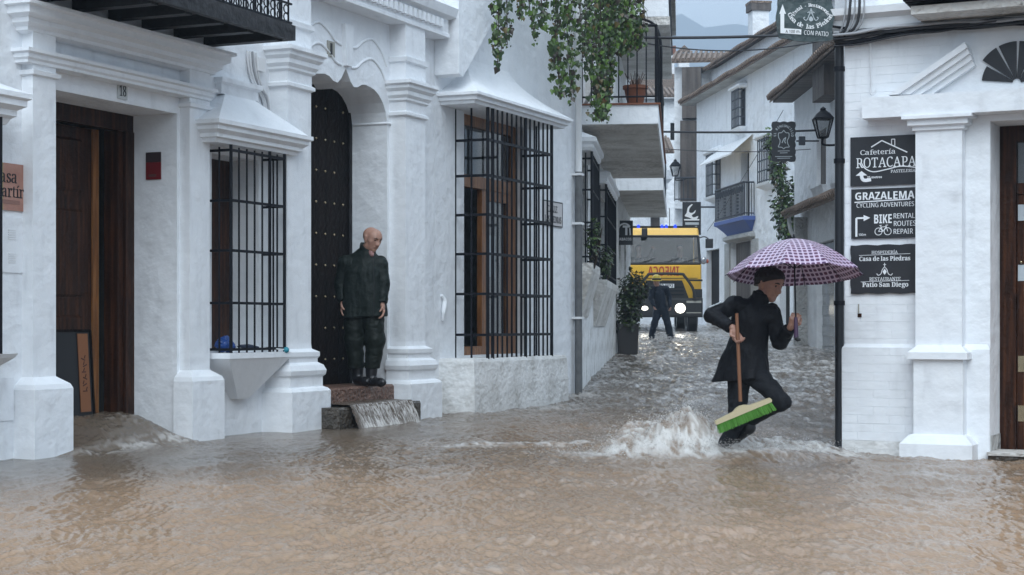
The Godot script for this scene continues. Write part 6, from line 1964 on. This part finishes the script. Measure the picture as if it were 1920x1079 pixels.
	for z in [-0.95, -4.6]:
		for s in [-1.0, 1.0]:
			var w := group_node(t, "wheel")
			g = Geo.new(); g.lathe(V(s * 1.0, 0.45, z), [P2(0.3, -0.17), P2(0.46, -0.17), P2(0.52, -0.12), P2(0.53, 0.12), P2(0.46, 0.17), P2(0.3, 0.17)], 22, Basis(Vector3.BACK, PI / 2))
			part(w, "tyre", g, M.rubber)
			g = Geo.new(); g.lathe(V(s * 1.0, 0.45, z), [P2(0.0, -0.1), P2(0.3, -0.12), P2(0.3, 0.12), P2(0.0, 0.1)], 16, Basis(Vector3.BACK, PI / 2))
			part(w, "rim", g, M.zinc)
	# crew behind the glass
	for q in [["driver in dark jacket seated behind the truck's windscreen on the right", 0.62, 1.0], ["crew member raising an arm behind the truck's windscreen on the left", -0.72, -1.0]]:
		var p := thing("person", q[0], "person", Transform3D(Basis(), V(4.88 + q[1], 0.75, -55.95)))
		var hc := V(0, 2.72, 0.1)
		g = Geo.new()
		var bones := [[V(0, 1.75, 0), V(0, 2.25, 0), 0.15, 0.17], [V(-0.19, 2.36, 0), V(0.19, 2.36, 0), 0.07, 0.07], [V(0, 2.35, 0), hc - V(0, 0.04, 0), 0.09, 0.06]]
		bones.append_array(head_bones(hc, Vector3.BACK, Vector3.UP, 1.0))
		if q[2] < 0: bones.append_array(arm(V(0.2, 2.34, 0), V(0.35, 2.4, 0.2), V(0.42, 2.66, 0.3), 1.0, 0.02))
		else: bones.append_array(arm(V(0.2, 2.34, 0), V(0.26, 2.1, 0.2), V(0.15, 2.1, 0.4), 1.0, 0.02))
		bones.append_array(arm(V(-0.2, 2.34, 0), V(-0.26, 2.1, 0.2), V(-0.15, 2.1, 0.4), 1.0, 0.02))
		sdf(g, bones, 0.022, 0.04)
		sdf(g, hand_bones(V(0.42, 2.66, 0.3) if q[2] < 0 else V(0.15, 2.1, 0.4), V(0.1, 0.9, 0.2) if q[2] < 0 else V(0, 0.5, 0.7), V(0, 0, 1), 1.0, 0.4), 0.008, 0.008)
		part(p, "body", g, M.skin)
		g = Geo.new()
		bones = [[V(0, 1.75, 0), V(0, 2.25, 0), 0.19, 0.2], [V(-0.19, 2.36, 0), V(0.19, 2.36, 0), 0.1, 0.1]]
		if q[2] < 0: bones.append_array(arm(V(0.2, 2.34, 0), V(0.35, 2.4, 0.2), V(0.42, 2.66, 0.3), 1.0, 0.04))
		else: bones.append_array(arm(V(0.2, 2.34, 0), V(0.26, 2.1, 0.2), V(0.15, 2.1, 0.4), 1.0, 0.04))
		bones.append_array(arm(V(-0.2, 2.34, 0), V(-0.26, 2.1, 0.2), V(-0.15, 2.1, 0.4), 1.0, 0.04))
		sdf(g, bones, 0.022, 0.04)
		part(p, "jacket", g, M.suit_blue)
		g = Geo.new(); g.ball(hc + V(0, 0.06, -0.02), V(0.1, 0.08, 0.11), 6, 10)
		part(p, "hair", g, M.hair)

# ------------------------------------------------------------------ plants
# one ivy-like leaf of size s at p, hanging along d with normal n
func leaf(g: Geo, p: Vector3, d: Vector3, n: Vector3, s: float):
	var r := d.cross(n).normalized()
	n = r.cross(d).normalized()
	var base := p
	var pts := [P2(0.0, 0.0), P2(0.34, -0.08), P2(0.5, 0.22), P2(0.3, 0.5), P2(0.0, 1.0), P2(-0.3, 0.5), P2(-0.5, 0.22), P2(-0.34, -0.08)]
	var q := []
	for a in pts: q.append(base + (r * a.x + d * a.y + n * (-0.28 * absf(a.x) - 0.15 * a.y * a.y)) * s)
	for i in range(1, 7): g.tri(q[0], q[i], q[i + 1]) if i != 4 else g.tri(q[0], q[4], q[5])

func leaf_colour(r: RandomNumberGenerator, dark: float) -> Color:
	var c := Color(0.022, 0.046, 0.012).lerp(Color(0.10, 0.19, 0.024), pow(r.randf(), 2.0))
	if r.randf() < 0.06: c = Color(0.11, 0.085, 0.03)
	if r.randf() < 0.16: c = Color(0.028, 0.022, 0.014)
	return c * dark

func build_plants():
	var r := RandomNumberGenerator.new(); r.seed = 201
	# trailing vine over the corner
	var v := thing("trailing_vine", "green ivy trailing down over the corner from above", "vine", Transform3D(Basis(), V(0.5, 4.0, -21.5)))
	var org := V(0.5, 4.0, -21.5)
	var g := Geo.new(); g.use_col = true
	var st := Geo.new()
	# strand: distance along the path (0 left .. 1 right), lowest height, spread, leaves
	var path := func(q: float) -> Vector3:
		if q < 0.62: return (frame(LEFT_O, LEFT_U) * V(lerpf(21.05, 24.4, q / 0.62), 0, 0.5))
		return (frame(LEFT_O, LEFT_U) * V(24.4, 0, 0.5)).lerp(V(1.72, 0, -23.1), (q - 0.62) / 0.38)
	# pixel column of a strand -> metres on the path are fixed here once
	var strands := [[0.0, 3.86, 0.10, 150], [0.05, 4.15, 0.09, 70], [0.12, 4.55, 0.13, 120], [0.19, 4.35, 0.09, 90], [0.25, 4.5, 0.12, 110], [0.31, 4.1, 0.12, 160], [0.36, 3.72, 0.14, 170], [0.43, 3.78, 0.12, 150], [0.5, 4.35, 0.15, 150], [0.56, 4.15, 0.15, 170], [0.6, 3.62, 0.17, 260], [0.635, 3.66, 0.16, 260], [0.67, 4.0, 0.15, 220], [0.72, 4.35, 0.15, 170], [0.77, 4.7, 0.15, 150], [0.83, 4.6, 0.15, 150], [0.88, 4.62, 0.14, 150], [0.94, 4.72, 0.14, 140], [1.0, 4.75, 0.12, 120], [0.4, 4.7, 0.2, 150], [0.65, 4.7, 0.22, 200], [0.85, 4.9, 0.2, 150]]
	for s in strands:
		var top: Vector3 = path.call(s[0]) + V(0, 5.6, 0)
		var bot: Vector3 = path.call(clampf(s[0] + r.randf_range(-0.015, 0.015), 0, 1)) + V(0, s[1], r.randf_range(-0.05, 0.05))
		var mid := top.lerp(bot, 0.5) + V(r.randf_range(-0.08, 0.08), 0, r.randf_range(-0.05, 0.05))
		var line := curve([top, mid, bot], 8)
		var ll := []
		for q in line: ll.append(q - org)
		st.tube(ll, 0.006, 4)
		for k in 3:
			var ll2 := []
			var e := r.randi_range(5, ll.size() - 1)
			for i in e: ll2.append(ll[i] + V(r.randf_range(-1, 1), 0, r.randf_range(-1, 1)) * s[2] * 0.5)
			st.tube(ll2, 0.0035, 3)
		for k in int(s[3] * 1.3):
			var u := sqrt(r.randf()) if r.randf() < 0.5 else r.randf()
			var p: Vector3 = line[0].lerp(line[line.size() - 1], u)
			var sp: float = s[2] * (1.0 - 0.55 * u * u)
			p += V(r.randfn(0, 0.55) * sp, r.randfn(0, 0.03), r.randfn(0, 0.45) * sp) - org
			g.col = leaf_colour(r, 1.0)
			var d := V(r.randf_range(-0.6, 0.6), -1.0, r.randf_range(-0.4, 0.6)).normalized()
			leaf(g, p, d, V(r.randf_range(-0.8, 0.8), r.randf_range(-0.1, 0.7), 1.0).normalized(), 0.022 + 0.06 * pow(r.randf(), 1.5))
	var o := part(v, "foliage", g, M.leaf)
	o.set_meta("kind", "stuff")
	part(v, "stems", st, M.stem)
	# climber on the far house
	clump("climbing_plant", "dark climbing shrub on the far white house above the umbrella", [[V(8.05, 4.4, -50.2), V(0.42, 0.95, 0.5), 900], [V(7.85, 5.6, -50.3), V(0.28, 0.7, 0.35), 420], [V(7.75, 6.4, -50.4), V(0.35, 0.5, 0.3), 260], [V(8.3, 3.7, -50.0), V(0.5, 0.55, 0.5), 600]], 0.11, V(8.05, 3.2, -50.3), V(8.0, 6.0, -50.3), 211, 0.75)
	# potted shrub by the lane wall
	var p := thing("planter_pot", "square dark planter pot in the flood beside the lane wall", "pot", Transform3D(Basis(), V(2.47, 0.4, -36.4)))
	g = Geo.new()
	var lo := []; var hi := []
	for q in [P2(-1, 1), P2(1, 1), P2(1, -1), P2(-1, -1)]:
		lo.append(V(q.x * 0.19, -0.2, q.y * 0.19)); hi.append(V(q.x * 0.225, 0.6, q.y * 0.225))
	for i in 4: g.quad(lo[i], lo[(i + 1) % 4], hi[(i + 1) % 4], hi[i])
	g.quad(lo[3], lo[2], lo[1], lo[0])
	g.quad(hi[0] - V(0, 0.05, 0), hi[1] - V(0, 0.05, 0), hi[2] - V(0, 0.05, 0), hi[3] - V(0, 0.05, 0))
	part(p, "pot", g, flat(lin(0.018, 0.016, 0.016), 0.5))
	clump("potted_shrub", "bushy dark green shrub growing in the planter pot", [[V(2.5, 1.42, -36.4), V(0.3, 0.45, 0.3), 900], [V(2.6, 1.8, -36.4), V(0.32, 0.35, 0.3), 600], [V(2.45, 1.0, -36.35), V(0.28, 0.22, 0.28), 300]], 0.07, V(2.47, 0.85, -36.4), V(2.5, 1.8, -36.4), 221, 0.35)
	# plants on the lane window sills
	clump("window_plant", "leafy plant behind the bars of the first lane window", [[V(1.12, 2.15, -23.55), V(0.1, 0.32, 0.25), 260]], 0.05, V(1.1, 1.8, -23.55), V(1.12, 2.3, -23.55), 231, 0.7)
	clump("window_plant", "leafy plant behind the bars of the second lane window", [[V(1.5, 2.0, -27.3), V(0.12, 0.28, 0.4), 260]], 0.055, V(1.5, 1.7, -27.3), V(1.5, 2.1, -27.3), 232, 0.6)

func clump(called: String, label: String, lobes: Array, size: float, a: Vector3, b: Vector3, sd: int, dark: float):
	var r := RandomNumberGenerator.new(); r.seed = sd
	var t := thing(called, label, "plant", Transform3D(Basis(), a))
	var g := Geo.new(); g.use_col = true
	for l in lobes:
		for k in l[2]:
			var d := V(r.randfn(0, 1), r.randfn(0, 1), r.randfn(0, 1)).normalized()
			var p: Vector3 = l[0] + d * l[1] * pow(r.randf(), 0.4) * r.randf_range(0.75, 1.12)
			g.col = leaf_colour(r, dark)
			leaf(g, p - a, (d * 0.7 + V(0, -0.5, 0) + V(r.randf() - 0.5, r.randf() - 0.5, r.randf() - 0.5)).normalized(), (d + V(r.randf() - 0.5, r.randf(), r.randf() - 0.5)).normalized(), size * r.randf_range(0.6, 1.3))
	var o := part(t, "foliage", g, M.leaf)
	o.set_meta("kind", "stuff")
	g = Geo.new()
	for k in 5: g.tube([V(r.randf_range(-0.04, 0.04), -0.05, r.randf_range(-0.04, 0.04)), (b - a) * 0.5 + V(r.randf_range(-0.1, 0.1), 0, r.randf_range(-0.1, 0.1)), (b - a) + V(r.randf_range(-0.15, 0.15), 0, r.randf_range(-0.15, 0.15))], [0.014, 0.01, 0.005], 5)
	part(t, "stem", g, M.stem)

# ------------------------------------------------------------------ wires
func sagging(a: Vector3, b: Vector3, sag: float, n := 14) -> Array:
	var out := []
	for i in n + 1:
		var t := float(i) / n
		out.append(a.lerp(b, t) - V(0, 4 * sag * t * (1 - t), 0))
	return out

func build_wires():
	var W := [["thick black cable crossing the lane just under the hanging sign", V(1.9, 5.1, -24.5), V(4.7, 5.1, -24.0), 0.03, 0.022], ["thin cable crossing the lane just below the thick black one", V(1.9, 5.04, -24.6), V(4.7, 5.06, -24.1), 0.16, 0.010],
		["cable crossing the lane at the leather shop sign", V(2.9, 5.58, -40.5), V(7.18, 5.56, -40.2), 0.04, 0.026], ["thin sagging wire crossing the lane behind the leather shop sign", V(2.95, 5.3, -41.2), V(7.18, 5.2, -41.0), 0.1, 0.009],
		["wire slanting from lean-to eaves down to the far house", V(6.6, 6.2, -41.5), V(6.3, 4.0, -55.0), 0.1, 0.008]]
	for w in W:
		var o := thing("overhead_cable", w[0], "cable", Transform3D(Basis(), w[1]), "cables over the lane")
		var pts := []
		for q in sagging(w[1], w[2], w[3]): pts.append(q - w[1])
		var g := Geo.new(); g.tube(pts, w[4], 5)
		part(o, "wire", g, M.cable)
	# cable loom along the right house under the eaves
	var c := thing("cable_loom", "tangled loom of black and grey cables under the eaves of right corner house", "cables", frame(RIGHT_O, RIGHT_U, 0.0, 3.1, 0.02))
	var r := RandomNumberGenerator.new(); r.seed = 301
	for k in 17:
		var pts := []
		var y0 := r.randf_range(-0.02, 0.1); var z0 := r.randf_range(0.015, 0.1)
		for i in 12:
			var q := i / 11.0
			pts.append(V(-0.06 + q * 2.2, lerpf(y0, y0 * 0.5 + 0.045, smooth(0, 0.25, q)) + 0.012 * sin(q * 9 + k) - 0.012 * absf(sin(q * 14 + k * 2)), z0 + 0.012 * cos(q * 11 + k)))
		var g := Geo.new(); g.tube(curve(pts, 4), r.randf_range(0.006, 0.015), 5)
		part(c, "cable", g, [M.cable, M.cable, M.cable_pale, M.cable, M.iron, M.cable_pale][k % 6])
	for k in 5:
		var x := 0.02 + k * 0.035
		var g := Geo.new(); g.tube(curve([V(-0.04 + k * 0.02, 0.05, 0.08), V(x, 0.12, 0.12), V(x + 0.03, 0.3, 0.14), V(x + r.randf_range(-0.02, 0.06), 0.6, 0.12)], 5), 0.007 + 0.004 * (k % 2), 5)
		part(c, "riser", g, M.cable if k % 2 else M.cable_pale)
	var g3 := Geo.new(); g3.tube(curve([V(0.205, 0.0, 0.02), V(0.207, -0.3, 0.012), V(0.206, -0.38, 0.015), V(0.22, -0.4, 0.02), V(0.245, -0.37, 0.02)], 4), 0.006, 5)
	part(c, "hanging_wire", g3, M.cable_white)
	for k in 3:
		var g := Geo.new(); g.tube(curve([V(-0.14 + 0.03 * k, 0.02, 0.02), V(-0.06, 0.045 + 0.015 * k, 0.05), V(0.06, 0.03 + 0.01 * k, 0.07), V(0.25, 0.06, 0.06)], 5), 0.014, 6)
		part(c, "conduit", g, M.cable_pale)

# ------------------------------------------------------------------ small things
func build_small_things():
	var b := thing("leaning_board", "black chalkboard with orange cardboard strip leaning in the flooded doorway", "board", frame(LEFT_O, LEFT_U, 14.8, 0.18, -0.5))
	var xf := Transform3D(Basis(Vector3.RIGHT, -0.06), Vector3.ZERO)
	var g := Geo.new(); g.obox(xf * Transform3D(Basis(), V(-0.02, 0.37, 0)), V(0.62, 0.74, 0.02))
	part(b, "board", g, M.black)
	g = Geo.new(); g.obox(xf * Transform3D(Basis(), V(0.185, 0.4, 0.016)), V(0.13, 0.64, 0.006))
	var strip := part(b, "cardboard_strip", g, flat(lin(0.24, 0.095, 0.04), 0.8))
	g = Geo.new()
	for k in 6:
		var y := 0.25 + k * 0.052
		g.obox(xf * Transform3D(Basis(Vector3.BACK, 0.4 * sin(k * 2.1)), V(0.185 + 0.015 * sin(k * 3.3), y, 0.021)), V(0.05, 0.008, 0.003))
		g.obox(xf * Transform3D(Basis(Vector3.BACK, 1.1), V(0.185 + 0.02 * cos(k * 2.7), y + 0.02, 0.021)), V(0.03, 0.007, 0.003))
	part(strip, "scrawled_marks", g, flat(lin(0.05, 0.015, 0.01), 0.8))
	g = Geo.new()
	for e in [[V(-0.335, 0.37, 0.004), V(0.02, 0.76, 0.03)], [V(0.295, 0.37, 0.004), V(0.02, 0.76, 0.03)]]: g.obox(xf * Transform3D(Basis(), e[0]), e[1])
	g.obox(xf * Transform3D(Basis(), V(-0.02, 0.745, 0.004)), V(0.61, 0.02, 0.03))
	part(b, "board_frame", g, M.wood_dark)
	# blue bag and folded umbrella on the second window's ledge
	b = thing("blue_bag", "crumpled blue plastic bag on the caged window ledge", "bag", frame(LEFT_O, LEFT_U, 16.13, 0.732, 0.1))
	g = Geo.new()
	var nz := noise(9.0, 3, 311, FastNoiseLite.TYPE_SIMPLEX_SMOOTH, FastNoiseLite.FRACTAL_RIDGED)
	sdf(g, [[V(-0.03, 0.065, 0), V(0.04, 0.06, 0.02), 0.065, 0.06], [V(0.0, 0.09, 0), V(0.05, 0.13, 0.0), 0.05, 0.02]], 0.008, 0.03, nz, 0.025)
	part(b, "bag", g, flat(lin(0.008, 0.05, 0.22), 0.35))
	b = thing("folded_umbrella", "folded dark umbrella with white stick and turquoise tip lying on window ledge", "umbrella", frame(LEFT_O, LEFT_U, 16.25, 0.752, 0.16))
	g = Geo.new(); g.tube([V(0.0, 0.035, 0), V(0.12, 0.03, 0.03), V(0.25, 0.022, 0.05)], [0.012, 0.022, 0.008], 8)
	part(b, "folded_canopy", g, flat(lin(0.02, 0.03, 0.06), 0.5))
	g = Geo.new(); g.tube([V(-0.1, 0.05, -0.02), V(0.62, -0.004, 0.1)], 0.006, 6)
	part(b, "stick", g, M.pot_white)
	g = Geo.new(); g.ball(V(0.63, -0.006, 0.105), V(0.032, 0.028, 0.028), 6, 10)
	part(b, "knob", g, flat(lin(0.02, 0.25, 0.33), 0.4))
	# curved iron hook over the lane balcony
	b = thing("iron_hook_post", "black iron post curving over at the balcony corner", "post", lane_frame(22.7) * Transform3D(Basis(), V(2.4, 4.02, 1.1)))
	g = Geo.new(); g.tube(curve([V(0, 0.0, 0), V(0, 0.6, 0), V(0, 1.1, -0.01), V(0, 1.35, -0.1), V(0, 1.45, -0.3)], 5), 0.02, 6)
	part(b, "post", g, M.iron)
